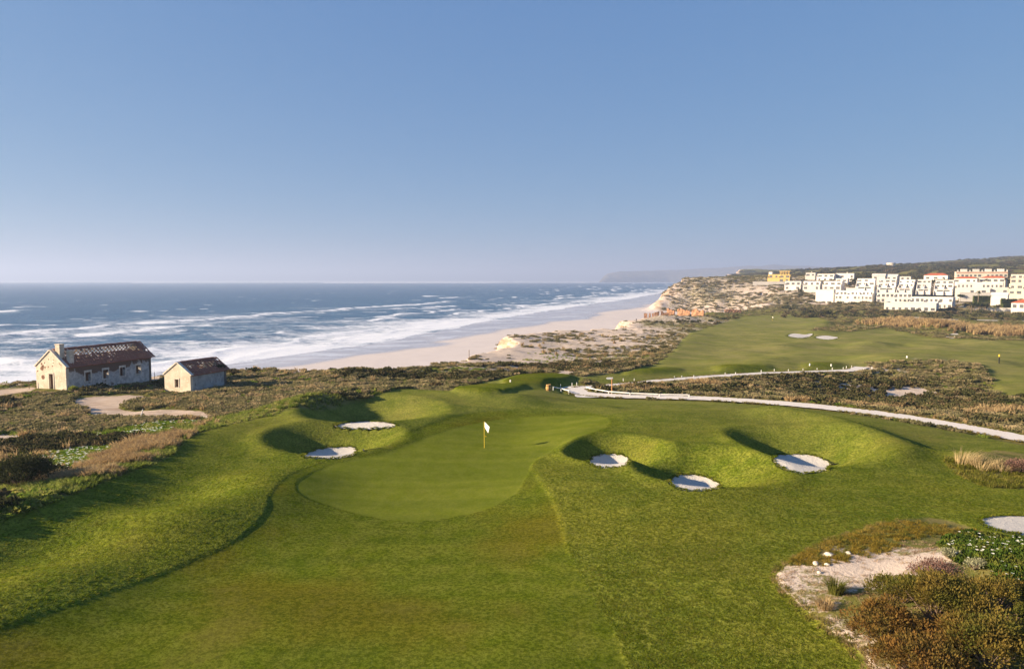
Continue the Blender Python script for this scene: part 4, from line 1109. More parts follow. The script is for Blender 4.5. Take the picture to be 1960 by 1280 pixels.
# signpost
p = hit(1171, 756); t = empty('signpost', p); tag(t, 'tall brown signpost with pale pointing board beside the path', 'signpost')
MB().tube([(0, 0, -.2), (0, 0, .22)], .10, 8).build('post_base', M_WHITE, t)
MB().tube([(0, 0, .22), (0, 0, 2.2)], .075, 8).build('post', M_POSTW, t)
MB().add([(.12, -.04, 2.06), (.12, -.04, 2.34), (-.62, -.04, 2.32), (-.78, -.04, 2.2), (-.62, -.04, 2.08), (.12, .03, 2.06), (.12, .03, 2.34), (-.62, .03, 2.32), (-.78, .03, 2.2), (-.62, .03, 2.08)],
         [(0, 1, 2, 3, 4), (9, 8, 7, 6, 5), (1, 0, 5, 6), (2, 1, 6, 7), (3, 2, 7, 8), (4, 3, 8, 9), (0, 4, 9, 5)]).build('arrow_board', M_WHITE, t)
# rails
def rail_fence(pts, label, h=.45):
    W = [hit(px, py) for px, py in pts]; t = empty('low_rail', W[0]); tag(t, label, 'rail', 'low white rails by the path'); o = Vector(W[0])
    for w in W: MB().tube([Vector(w) - o + Vector((0, 0, -.2)), Vector(w) - o + Vector((0, 0, h + .06))], .06, 7).build('post', M_WHITE, t)
    for a, b_ in zip(W[:-1], W[1:]):
        up = Vector((0, 0, h)); d = (Vector(b_) - Vector(a)) * .03
        MB().tube([Vector(a) - o + up + d, Vector(b_) - o + up - d], .065, 7).build('rail', M_WHITE, t)
rail_fence([(1059, 747), (1074, 750), (1089, 754)], 'short low white rail by the barrel at the path fork')
rail_fence([(1123, 747), (1128, 749), (1141, 752), (1165, 756), (1206, 759), (1262, 761), (1319, 762)], 'long curved low white rail in front of the reed patch')
# thin fence posts on the bluff edge by the houses and the dunes
for px, py, lb in [(56, 744, 'left of the large ruined house'), (296, 726, 'right behind the large ruined house'), (898, 690, 'on the dune edge above the beach')]:
    stake(px, py, 1.2 if px < 800 else 2.2, 'thin dark fence post ' + lb, .04 if px < 800 else .07, mat=M_WOOD, name='fence_post', group='thin fence posts on the bluff edge', cat='post')

# ------------------------------------------------------------------ ruined clay walls on the far dunes
M_CLAY = plain('orange_clay_wall', (0.40, 0.215, 0.12), 0.95, 0.3, .8, .5)
M_CLAYD = plain('dark_clay_wall', (0.26, 0.145, 0.09), 0.95, 0.35, .8, .5)
def clay_wall(px0, px1, py, D, hpx, mat, label, seed, yaw=0.35, gaps=()):
    rg = random.Random(seed)
    a = at_depth(px0, D, 0); b_ = at_depth(px1, D, 0); Lw = b_[0] - a[0]; h = hpx * D / FPX
    t = empty('ruined_wall', (a[0], a[1], gz(a[0], a[1]) - 1.0), -yaw); tag(t, label, 'wall', 'ruined clay walls on the far dunes')
    Lw /= math.cos(yaw); n_ = max(6, int(Lw / .9)); cells = []
    zb = [gz(a[0] + math.cos(yaw) * Lw * i / n_, a[1] - math.sin(yaw) * Lw * i / n_) for i in range(n_ + 1)]; z0 = gz(a[0], a[1]) - 1.0
    top = [max(zb) + h * (1 + .13 * math.sin(i * .7 + seed)) * rg.uniform(.8, 1.06) - z0 for i in range(n_ + 1)]
    runs = []; start = 0
    for i in range(1, n_ + 1):
        if any(g0 < i / n_ < g1 for g0, g1 in gaps):
            if start is not None and i - start >= 1: runs.append((start, i)); 
            start = None
        elif start is None: start = i
    if start is not None and start < n_: runs.append((start, n_))
    for r0, r1 in runs:
        mb = MB(); vs = []; m_ = r1 - r0 + 1; nz = 5
        for side in (0, 1):
            for i in range(m_):
                for j in range(nz):
                    z = top[r0 + i] * j / (nz - 1); x = Lw * (r0 + i) / n_
                    th = 1.1 * (1 - .35 * j / (nz - 1)) + rg.uniform(-.22, .22)
                    vs.append((x + rg.uniform(-.2, .2), (-th if side == 0 else th), z))
        fs = []
        for i in range(m_ - 1):
            for j in range(nz - 1):
                q = i * nz + j; w = q + m_ * nz; fs += [(q, q + nz, q + nz + 1, q + 1), (w + 1, w + nz + 1, w + nz, w)]
            q = i * nz + nz - 1; w = q + m_ * nz; fs.append((q, q + nz, w + nz, w))
        for j in range(nz - 1):
            w = m_ * nz; fs.append((j, j + 1, w + j + 1, w + j)); e = (m_ - 1) * nz; fs.append((e + j + 1, e + j, w + e + j, w + e + j + 1))
        mb.add(vs, fs).build('wall_section', mat, t)
clay_wall(1232, 1250, 612, 432, 11, M_CLAYD, 'dark broken clay stacks at the seaward end of the ruin', 3, .2, ((.28, .36), (.6, .7)))
clay_wall(1252, 1278, 612, 436, 10, M_CLAYD, 'low dark clay wall stump right of the seaward stacks', 5, .15, ((.3, .4),))
clay_wall(1276, 1338, 612, 440, 12, M_CLAY, 'long orange clay wall of the ruin with two gaps', 8, .5, ((.2, .27), (.62, .66)))
clay_wall(1386, 1417, 602, 500, 6, M_CLAYD, 'dark clay wall on the crest above the far green', 11, .1)
# ------------------------------------------------------------------ ground cover
def put(name, mesh, n, r0, r1, seed, accept, s0, s1, label, cat, flat=1.0, power=1, sink=0.06, grow=0.0):
    x, y, r, rg = cand(n, r0, r1, seed, power)
    k = accept(x, y, r, rg) & house_free(x, y)
    x, y, r = x[k], y[k], r[k]
    S = rg.uniform(s0, s1, len(x)) * (1 + grow * (r / r0 - 1))
    z = L(H, x, y) - sink * S
    return gn_scatter(name, mesh, np.column_stack([x, y, z]), S, rg.uniform(0, 6.28, len(x)), label, cat, flat)
def is_nat(x, y): return L(native_ok, x, y) > 0.75
def pixr(specs):
    """world ellipses from pixels (px, py, z, rx, ry)"""
    E = [(P2(a, b_, z), rx, ry) for a, b_, z, rx, ry in specs]
    def f(x, y):
        v = np.zeros(len(x))
        for c, rx, ry in E: v = np.maximum(v, np.exp(-((x - c[0]) / rx) ** 2 - ((y - c[1]) / ry) ** 2))
        return v
    return f
B1 = bush_mesh('scrub_clump', 150, .5, .38, .17, M_SCRUB, 1); B2 = bush_mesh('green_clump', 150, .5, .30, .15, M_GREEN, 2); B3 = bush_mesh('dark_clump', 160, .5, .42, .17, M_DARK, 3)
T1 = tuft_mesh('straw_tuft', 46, .55, .32, .35, M_STRAW, .018, .5, 4); T2 = tuft_mesh('olive_tuft', 46, .40, .34, .3, M_OLIVE, .020, .5, 5); I1 = bush_mesh('ice_plant_clump', 130, .5, .16, .13, M_ICE, 6); I2 = bush_mesh('ice_plant_clump', 130, .5, .16, .13, foliage('ice_plant_sunlit_leaves', (0.09, 0.17, 0.014), (0.17, 0.24, 0.03), (0.30, 0.30, 0.06), .4, .6), 16)  # I2 is the sunlit copy of the ice plant, brightness in its colour
FT = bush_mesh('far_tree_clump', 170, .5, .5, .17, M_DARK, 7)
left_sl = lambda x, y: (x < 2) & (y < 135)
dark_z = pixr([(1750, 760, 17, 22, 9), (1860, 785, 17.8, 12, 8), (1600, 745, 17.2, 12, 8), (1340, 748, 18.6, 9, 5), (1560, 725, 17.5, 25, 6), (900, 725, 18.6, 16, 6), (780, 722, 18.7, 12, 5), (110, 850, 19.6, 9, 4), (30, 925, 20, 4, 3), (1960, 810, 18.6, 8, 6), (1090, 705, 17.4, 16, 12), (1350, 618, 12, 34, 20), (1420, 610, 11, 30, 26)])
straw_z = pixr([(1255, 745, 18.7, 5.2, 3.6), (1145, 745, 18.8, 2.2, 2.0), (1190, 740, 18.7, 2.5, 2.0), (1545, 768, 19.0, 4.5, 1.6), (1660, 775, 19.1, 4, 1.3), (1760, 800, 19.3, 3, 1.0), (260, 875, 20.2, 3.4, 2.2), (300, 850, 20.3, 3.4, 2.2), (215, 900, 20.3, 3, 1.6), (150, 925, 20.4, 3, 1.4), (1350, 735, 18.2, 4, 2.5), (1900, 790, 18, 5, 2)])
reed_z = pixr([(1830, 628, 12.6, 30, 26), (1930, 632, 12.4, 42, 34), (1760, 622, 12.3, 26, 24), (2020, 632, 12.4, 40, 34)])
ice_z = pixr([(480, 775, 19.5, 9.0, 3.9), (545, 768, 19.4, 7.2, 3.1), (150, 880, 19.9, 6.0, 2.9), (200, 860, 19.9, 5.0, 2.9), (245, 830, 19.8, 5.0, 2.3), (300, 812, 19.8, 5.4, 1.7), (95, 905, 20, 4.8, 2.0), (640, 750, 19.2, 4.8, 2.6)])
nm_z = lambda x, y: L(near_m, x, y) > .6
nc_z = lambda x, y: L(near_c, x, y) > .6
T5E = tuft_mesh('fringe_tuft', 30, .2, .22, .35, foliage('fringe_blades', (0.14, 0.15, 0.02), (0.27, 0.22, 0.06), (0.34, 0.25, 0.12), .45, .9), .009, .6, 19)
RT = foliage('rough_blades', (0.13, 0.175, 0.010), (0.21, 0.235, 0.020), (0.25, 0.24, 0.04), .5, .35)
R1 = tuft_mesh('rough_tuft', 14, .045, .14, .9, RT, .010, .6, 12)
rough_ok = (turf & ~fair & ~tees & (pathm < .3) & (sandm < .5)).astype(float)
put('rough_grass', R1, 130000, 20, 90, 200, lambda x, y, r, g: (L(rough_ok, x, y) > .9) & (g.random(len(x)) < .55), .7, 1.4, 'uneven long rough grass around the green and bunkers', 'grass', 1.0, sink=.01)
put('dune_scrub', B1, 170000, 80, 640, 201, lambda x, y, r, g: is_nat(x, y) & (~left_sl(x, y) | (g.random(len(x)) < .3)) & ~nm_z(x, y) & (L(sandy, x, y) + .30 * (g.random(len(x)) - .5) < L(DET, x, y) * .55 + L(GROVE, x, y) * .45 - .06) & (straw_z(x, y) < .4) & (reed_z(x, y) < .3) & (g.random(len(x)) < .7),
    .5, 1.5, 'grey green scrub covering the dunes along the bluff', 'scrub', .8, grow=.10)
put('green_scrub', B2, 120000, 30, 150, 202, lambda x, y, r, g: is_nat(x, y) & ~nm_z(x, y) & ~nc_z(x, y) & (L(GROVE, x, y) > .44) & (L(sandy, x, y) < .5) & (straw_z(x, y) < .35) & (ice_z(x, y) < .5) & (g.random(len(x)) < .55),
    .35, 1.1, 'low olive green scrub around the ruined houses', 'scrub', .75)
put('olive_grass', T2, 150000, 30, 170, 203, lambda x, y, r, g: is_nat(x, y) & ~nm_z(x, y) & ~nc_z(x, y) & (L(GROVE, x, y) < .56) & (L(sandy, x, y) < .62) & (ice_z(x, y) < .5) & (g.random(len(x)) < .7),
    .5, 1.25, 'wiry olive grass on the native slope', 'grass', 1.0)
put('dark_scrub', B3, 90000, 38, 560, 204, lambda x, y, r, g: is_nat(x, y) & ~nm_z(x, y) & ~nc_z(x, y) & (dark_z(x, y) * (.35 + .9 * L(GROVE, x, y)) > .28 + .25 * g.random(len(x))) & (straw_z(x, y) < .4),
    .5, 1.3, 'dark heath scrub in the hollows beside the paths', 'scrub', 1.0, grow=.10)
put('straw_grass', T1, 260000, 38, 150, 205, lambda x, y, r, g: (L(native_ok, x, y) > .5) & (straw_z(x, y) > .30 + .35 * g.random(len(x))),
    .45, .95, 'dry straw coloured grass beside paths and turf edge', 'grass', 1.1, grow=.5)
put('reed_bed', T1, 90000, 180, 480, 206, lambda x, y, r, g: (L(native_ok, x, y) > .5) & (reed_z(x, y) > .25 + .3 * g.random(len(x))) & (L(pathm, x, y) < .1),
    3.0, 5.0, 'tan reed bed in front of the white town', 'reeds', 1.1)
put('ice_plant', I2, 120000, 34, 130, 207, lambda x, y, r, g: is_nat(x, y) & ~nm_z(x, y) & (ice_z(x, y) > .35 + .3 * L(DET, x, y)), .45, .95, 'green ice plant mats on the slope by the houses', 'ice plant', 1.2)
put('hillside_scrub', B1, 60000, 560, 1150, 208, lambda x, y, r, g: (L(onland, x, y) > .75) & (L(native_ok, x, y) > .5) & (L(GROVE2, x, y) * .6 + L(DET, x, y) * .3 + .12 * g.random(len(x)) > np.where(r < 700, .50, .44)), 1.6, 4.6, 'grey brown scrub on the town hillside', 'scrub', .65, power=2)
put('hill_wood', FT, 60000, 820, 2400, 209, lambda x, y, r, g: (L(onland, x, y) > .9) & (L(GROVE2, x, y) * .6 + L(GROVE, x, y) * .4 > .44 + .1 * g.random(len(x))) & (x > 350 + .1 * (r - 800)), 4, 9, 'dark pine wood on the hills behind the town', 'wood', .75, power=2)
TURFN = sm(turf, 40)
put('tall_scrub', B3, 60000, 36, 420, 212, lambda x, y, r, g: is_nat(x, y) & ~nm_z(x, y) & ~nc_z(x, y) & (L(GROVE2, x, y) * .5 + L(GROVE, x, y) * .5 + .10 * g.random(len(x)) > .60) & (L(sandy, x, y) < .5) & (L(TURFN, x, y) < .04) & (g.random(len(x)) < .35), 1.0, 2.2, 'taller dark bushes standing out of the dune scrub', 'scrub', .85, grow=.03)
put('leafy_scrub', B2, 70000, 36, 330, 214, lambda x, y, r, g: is_nat(x, y) & ~nm_z(x, y) & ~nc_z(x, y) & (L(GROVE2, x, y) * .4 + L(GROVE, x, y) * .6 + .12 * g.random(len(x)) > .58) & (L(sandy, x, y) < .45) & (L(TURFN, x, y) < .15) & (g.random(len(x)) < .4), .8, 1.8, 'brighter green leafy bushes among the dune scrub', 'scrub', .7, grow=.04)
put('dry_tufts', T1, 90000, 36, 330, 213, lambda x, y, r, g: is_nat(x, y) & (~left_sl(x, y) | (g.random(len(x)) < .25)) & ~nm_z(x, y) & ~nc_z(x, y) & (L(DET, x, y) > .52) & (L(GROVE2, x, y) < .5) & (L(TURFN, x, y) < .1) & (g.random(len(x)) < .3), .9, 1.8, 'scattered dry straw tufts among the dune scrub', 'grass', 1.0, grow=.08)
edge_m = sm(near_m, 6)
# longer grass hanging over the bunker lips and creeping over the path edges
LIP = tuft_mesh('lip_tuft', 22, .10, .16, .2, RT, .012, .7, 13)
lx = []; rl = np.random.default_rng(77)
for sp in SANDS + FSANDS[:2]:
    q = np.array(sp); q2 = np.roll(q, -1, 0)
    for a_, b_ in zip(q, q2):
        for k in range(max(1, int(np.linalg.norm(b_ - a_) / .07))): lx.append(a_ + (b_ - a_) * rl.random() + rl.normal(0, .05, 2))
lx = np.array(lx)
gn_scatter('bunker_lip_grass', LIP, np.column_stack([lx, L(HP, lx[:, 0], lx[:, 1]) - .01]), rl.uniform(.6, 1.5, len(lx)), rl.uniform(0, 6.28, len(lx)), 'longer grass fringing the bunker lips', 'grass')
lx = []
for c_, w_ in PATHS[:2]:
    q = np.array(c_); tq = np.gradient(q, axis=0); tq /= np.linalg.norm(tq, axis=1)[:, None]; nq = np.column_stack([-tq[:, 1], tq[:, 0]])
    for i in range(len(q) - 1):
        for k in range(int(np.linalg.norm(q[i + 1] - q[i]) / .05)):
            t_ = rl.random(); sd = rl.choice([-1, 1]); lx.append(q[i] + (q[i + 1] - q[i]) * t_ + nq[i] * sd * (w_ + rl.normal(.02, .14)))
lx = np.array(lx); lx = lx[(fbm(lx[:, 0], lx[:, 1], 3, 3, 171) > .42)]
gn_scatter('path_edge_grass', T5E, np.column_stack([lx, L(HP, lx[:, 0], lx[:, 1]) - .02]), rl.uniform(.5, 1.3, len(lx)), rl.uniform(0, 6.28, len(lx)), 'grass creeping over the edges of the cart path', 'grass')
# flowers on the mats
FL = MB(); rgf = random.Random(3)
for k in range(7):
    a = 2 * math.pi * k / 7; b_ = a + .5
    FL.add([(0, 0, .0), (.05 * math.cos(a), .05 * math.sin(a), .012), (.06 * math.cos(b_), .06 * math.sin(b_), .014), (.05 * math.cos(b_ + .4), .05 * math.sin(b_ + .4), .012)], [(0, 1, 2, 3)])
FLM = FL.mesh('flower', M_PETAL)
def flowers(n, r0, r1, seed, accept, lift, s0, s1, label):
    x, y, r, rg = cand(n, r0, r1, seed); k = accept(x, y, r, rg); x, y = x[k], y[k]
    gn_scatter('flowers', FLM, np.column_stack([x, y, L(H, x, y) + lift * rg.uniform(.6, 1.3, len(x))]), rg.uniform(s0, s1, len(x)), rg.uniform(0, 6, len(x)), label, 'flowers')
flowers(160000, 34, 130, 211, lambda x, y, r, g: is_nat(x, y) & ~nm_z(x, y) & (ice_z(x, y) > .4 + .25 * g.random(len(x))) & (g.random(len(x)) < .5), .17, 1.2, 2.2, 'pale flowers dotted over the ice plant by the houses')

# ---- right foreground mound: ice plant carpet, shrubs, tufts, stones
ice2 = [(2300, 1025), (1960, 1024), (1890, 1024), (1835, 1022), (1800, 1045), (1830, 1075), (1880, 1095), (1925, 1115), (1960, 1160), (2000, 1290), (2100, 1500), (2400, 1500)]
ice2_w = gpoly(ice2, 4)
ICE2 = inside(GX, GY, ice2_w).astype(float)
put('ice_plant_carpet', I1, 120000, 17, 46, 221, lambda x, y, r, g: (L(ICE2, x, y) > .5) & (g.random(len(x)) < .5), .35, .75, 'dense dark ice plant carpet in the right foreground', 'ice plant', 1.5)
flowers(60000, 17, 46, 222, lambda x, y, r, g: (L(ICE2, x, y) > .6) & (g.random(len(x)) < .34), .17, .75, 1.3, 'white flowers dotted over the foreground ice plant')
gold_z = pixr([(1620, 1040, 20.8, 2.4, 1.6), (1700, 1015, 20.8, 2.6, 1.4), (1770, 1002, 20.9, 2.4, 1.3), (1560, 1062, 20.7, 1.7, 1.3), (1830, 1010, 20.9, 1.6, 1.2)])
T3 = tuft_mesh('gold_tuft', 46, .22, .22, .5, foliage('gold_blades', (0.28, 0.20, 0.028), (0.38, 0.28, 0.06), (0.17, 0.17, 0.03), .5, .8), .010, .6, 8)
put('golden_grass', T3, 60000, 22, 46, 223, lambda x, y, r, g: (L(near_m, x, y) > .4) & (gold_z(x, y) > .25 + .25 * g.random(len(x))) & (L(ICE2, x, y) < .4), .7, 1.3, 'golden grass fringe on top of the foreground mound', 'grass')
T4 = tuft_mesh('dead_tuft', 34, .16, .22, .3, foliage('dead_blades', (0.30, 0.20, 0.12), (0.46, 0.34, 0.22), (0.20, 0.12, 0.08), .25, .8), .008, .7, 9)
put('dead_grass', T4, 60000, 17, 42, 224, lambda x, y, r, g: (L(near_m, x, y) > .4) & (L(ICE2, x, y) < .3) & (gold_z(x, y) < .4) & (L(DET, x, y) + .5 * (g.random(len(x)) - .5) > .38) & (g.random(len(x)) < .5 - .28 * np.clip(L(sandy, x, y), 0, 1)), .6, 1.3, 'dead grass and litter on the foreground mound', 'grass')

put('fringe_grass', T5E, 90000, 18, 46, 227, lambda x, y, r, g: (np.abs(L(edge_m, x, y) - .5) < .46) & (L(ICE2, x, y) < .5) & (g.random(len(x)) < .6), .7, 1.5, 'ragged longer grass where turf meets the foreground mound', 'grass')
def shrub(name, label, px, py, rx, rz, n_leaf, leaf, mat, seed, group='shrubs on the foreground mound', ry=None, cat='shrub', pz=None):
    p = hit(px, py); t = empty(name, p, random.uniform(0, 6.28)); tag(t, label, cat, group)
    rg = random.Random(seed); st = MB(); mb = MB()
    tips = []
    for k in range(26):                     # woody stems carrying sprays
        a = rg.uniform(0, 6.28); q = math.sqrt(rg.random()); e = Vector((math.cos(a) * q * rx * .9, math.sin(a) * q * (ry or rx) * .9, rz * (1.02 - .55 * q * q) * rg.uniform(.75, 1.05)))
        st.tube([(e.x * .15, e.y * .15, -.1), (e.x * .6, e.y * .6, e.z * .5), e], [.035, .022, .008], 5); tips.append(e)
    per = n_leaf // len(tips)
    for e in tips:
        cr = rx * rg.uniform(.24, .42)
        for _ in range(per):
            d = Vector((rg.gauss(0, 1), rg.gauss(0, 1), abs(rg.gauss(0, 1)) * .9 - .25)).normalized()
            q = cr * rg.uniform(.55, 1.1); c_ = e + d * q * Vector((1, 1, .75)).length / 1.6
            if c_.z < 0.02: continue
            u_ = (d + Vector((rg.uniform(-.7, .7), rg.uniform(-.7, .7), rg.uniform(.0, .9)))).normalized(); s_ = u_.cross(Vector((rg.uniform(-1, 1), rg.uniform(-1, 1), rg.uniform(-1, 1)))).normalized()
            l = leaf * rg.uniform(.6, 1.5); w = l * .2
            mb.add([c_, c_ + u_ * l * .45 + s_ * w, c_ + u_ * l, c_ + u_ * l * .45 - s_ * w], [(0, 1, 2, 3)])
    st.build('stems', M_WOOD, t); mb.build('crown', mat, t)
    return t
M_HB = foliage('brown_heath_sprays', (0.215, 0.115, 0.032), (0.15, 0.115, 0.03), None, .4, 1.6)
M_HG = foliage('green_heath_sprays', (0.095, 0.105, 0.020), (0.21, 0.15, 0.035), None, .4, 1.0)
M_SILV = foliage('silvery_sprays', (0.24, 0.24, 0.14), (0.34, 0.33, 0.20), None, .2, 2.0)
M_TWIG = foliage('bare_twigs', (0.13, 0.07, 0.06), (0.20, 0.12, 0.09), None, .1, 2.0)
shrub('heath_shrub', 'rusty brown heath shrub at the bottom right edge of the turf', 1700, 1225, 1.35, 1.0, 9000, .10, M_HB, 31)
shrub('heath_shrub', 'green and rust heath shrub in the middle of the foreground thicket', 1790, 1190, 1.7, 1.25, 12000, .10, M_HG, 32)
shrub('heath_shrub', 'ochre tipped heath shrub at the right of the foreground thicket', 1890, 1270, 1.6, 1.2, 10000, .10, M_HG, 33)
shrub('heath_shrub', 'brown heath shrub cut by the bottom frame edge in the thicket', 1760, 1310, 1.4, 1.1, 8000, .10, M_HB, 34)
shrub('heath_shrub', 'dark green heath shrub behind the rusty one, near the bare sand', 1720, 1150, 1.1, .8, 7000, .09, M_HG, 51)
shrub('heath_shrub', 'dark heath shrub on the shaded right flank beside the ice plant', 1900, 1175, 1.5, 1.0, 8000, .10, M_HG, 52)
shrub('heath_shrub', 'rust tipped heath shrub between the ochre shrub and the bottom edge', 1840, 1255, 1.2, 1.0, 7000, .10, M_HB, 53)
shrub('twiggy_shrub', 'low purple brown twiggy shrub at the edge of the bare sand', 1790, 1105, .95, .42, 3600, .07, M_TWIG, 35)
shrub('silvery_shrub', 'small silvery shrub between bare sand and ice plant', 1818, 1068, .42, .34, 1500, .06, M_SILV, 36)
shrub('silvery_shrub', 'small silvery shrub at the lower lip of the bare sand', 1868, 1092, .45, .30, 1500, .06, M_SILV, 37)
shrub('green_bush', 'rounded dark green bush at the left edge of the native slope', 40, 930, 1.9, 1.5, 7000, .14, M_DARK, 38, 'bushes on the native slope')
shrub('dark_bush', 'dark bush beside the corner of the large ruined house', 141, 751, .55, .7, 900, .14, M_GREEN, 39, 'bushes on the native slope')
def grass_clump(name, label, px, py, h, spread, blades, mat, lean, seed, w=.012):
    p = hit(px, py); t = link_mesh(name, tuft_mesh(name, blades, h, spread, lean, mat, w, .45, seed)); t.location = (p[0], p[1], p[2] - .05); tag(t, label, 'grass clump', 'marram grass clumps'); return t
grass_clump('marram_clump', 'green arching marram clump on the left of the foreground mound', 1600, 1135, .75, .55, 420, foliage('marram_green', (0.08, 0.095, 0.016), (0.14, 0.135, 0.03), None, .3, 1), .1, 41, .011)
grass_clump('marram_clump', 'dry straw marram clump in front of the green clump', 1580, 1165, .55, .6, 260, M_STRAW, -.2, 42, .009)
M_PALE = foliage('pale_marram', (0.46, 0.34, 0.16), (0.62, 0.48, 0.26), None, .35, 1.5)
for i, (px, py, lb) in enumerate([(1846, 890, 'tall pale marram plume at the left of the grassy knoll'), (1880, 897, 'bushy pale marram plume in the middle of the grassy knoll'), (1918, 898, 'pale marram plume at the right of the grassy knoll')]):
    grass_clump('marram_plume', lb, px, py, 1.3 - .18 * i, 1.35, 230, M_PALE, .6, 45 + i, .008)
T5 = tuft_mesh('knoll_tuft', 40, .3, .3, .3, foliage('knoll_blades', (0.17, 0.175, 0.022), (0.30, 0.26, 0.06), (0.12, 0.14, 0.02), .45, .8), .013, .5, 10)
put('knoll_grass', T5, 90000, 34, 62, 226, lambda x, y, r, g: (L(near_c, x, y) > .3) & (g.random(len(x)) < .8), .8, 1.5, 'long green gold grass on the knoll below the path', 'grass')
shrub('brown_bush', 'low brown bush at the right end of the grassy knoll', 1952, 905, 1.0, .7, 2200, .10, M_TWIG, 48, 'bushes on the native slope')
# stones
M_STONE = plain('pale_stone', (0.58, 0.52, 0.43), .95, .2, 5, .5)
for i, (px, py, s_, lb) in enumerate([(1586, 1066, .19, 'largest pale stone in the golden grass edge'), (1561, 1082, .14, 'pale stone left of the largest, near the turf'), (1583, 1082, .11, 'pale stone just below the largest one'), (1568, 1098, .09, 'small pale stone nearest the green clump'), (1624, 1062, .12, 'flat pale stone right of the largest at the sand edge')]):
    p = hit(px, py); rg = random.Random(60 + i); bm = bmesh.new(); bmesh.ops.create_icosphere(bm, subdivisions=2, radius=s_)
    for v in bm.verts: v.co = Vector((v.co.x * 1.25, v.co.y, v.co.z * .75)) * (1 + .22 * (rg.random() - .5)) 
    me = bpy.data.meshes.new('stone'); bm.to_mesh(me); bm.free(); o = link_mesh('stone', me, None, M_STONE); o.location = (p[0], p[1], p[2] + s_ * .3); o.rotation_euler = (0, 0, rg.uniform(0, 6)); tag(o, lb, 'stone', 'pale stones on the foreground mound')
# ------------------------------------------------------------------ far headland, town, water tank, person
def headland():
    nc_, nr_ = 150, 26
    prof = [(1146, 0), (1152, 30), (1162, 66), (1185, 86), (1215, 97), (1260, 104), (1320, 118), (1380, 133), (1430, 146), (1480, 142), (1540, 128), (1600, 120)]
    xs = np.linspace(1146, 1600, nc_); top = np.interp(xs, [p[0] for p in prof], [p[1] for p in prof]); V = []
    for i, px in enumerate(xs):
        D0 = 8500 + 700 * math.sin((px - 1146) / 90.0)
        for j in range(nr_):
            t_ = j / (nr_ - 1); D = D0 + 1300 * t_ ** 1.3
            z = 1.5 * top[i] * (1 - (1 - t_) ** 2.6) - 3 * (t_ == 0)
            V.append(((px - 980) / FPX * D, D, z))
    V = np.array(V); nz = (fbm(V[:, 0], V[:, 1], 420, 5, 151) - .5) * 55 * np.clip(V[:, 2] / 60, 0, 1) * (V[:, 2] > 2)
    V[:, 2] += nz; V[:, 1] += (fbm(V[:, 0], V[:, 2] * 3, 200, 4, 155) - .5) * 160
    m, nt, out = new_mat('headland_heath'); b = NB(nt); co = b.coord()
    f = b.noise(co, .012, 5, .65); c = b.mix(b.ramp(f, .4, .65), (0.10, 0.095, 0.06), (0.24, 0.19, 0.13))
    b.L(b.bsdf(c, .95, None, 0.0), out.inputs['Surface'])
    o = link_mesh('headland', np_mesh('headland', V, grid_faces(nc_, nr_)[:, ::-1], m)); tag(o, kind='structure')
headland()

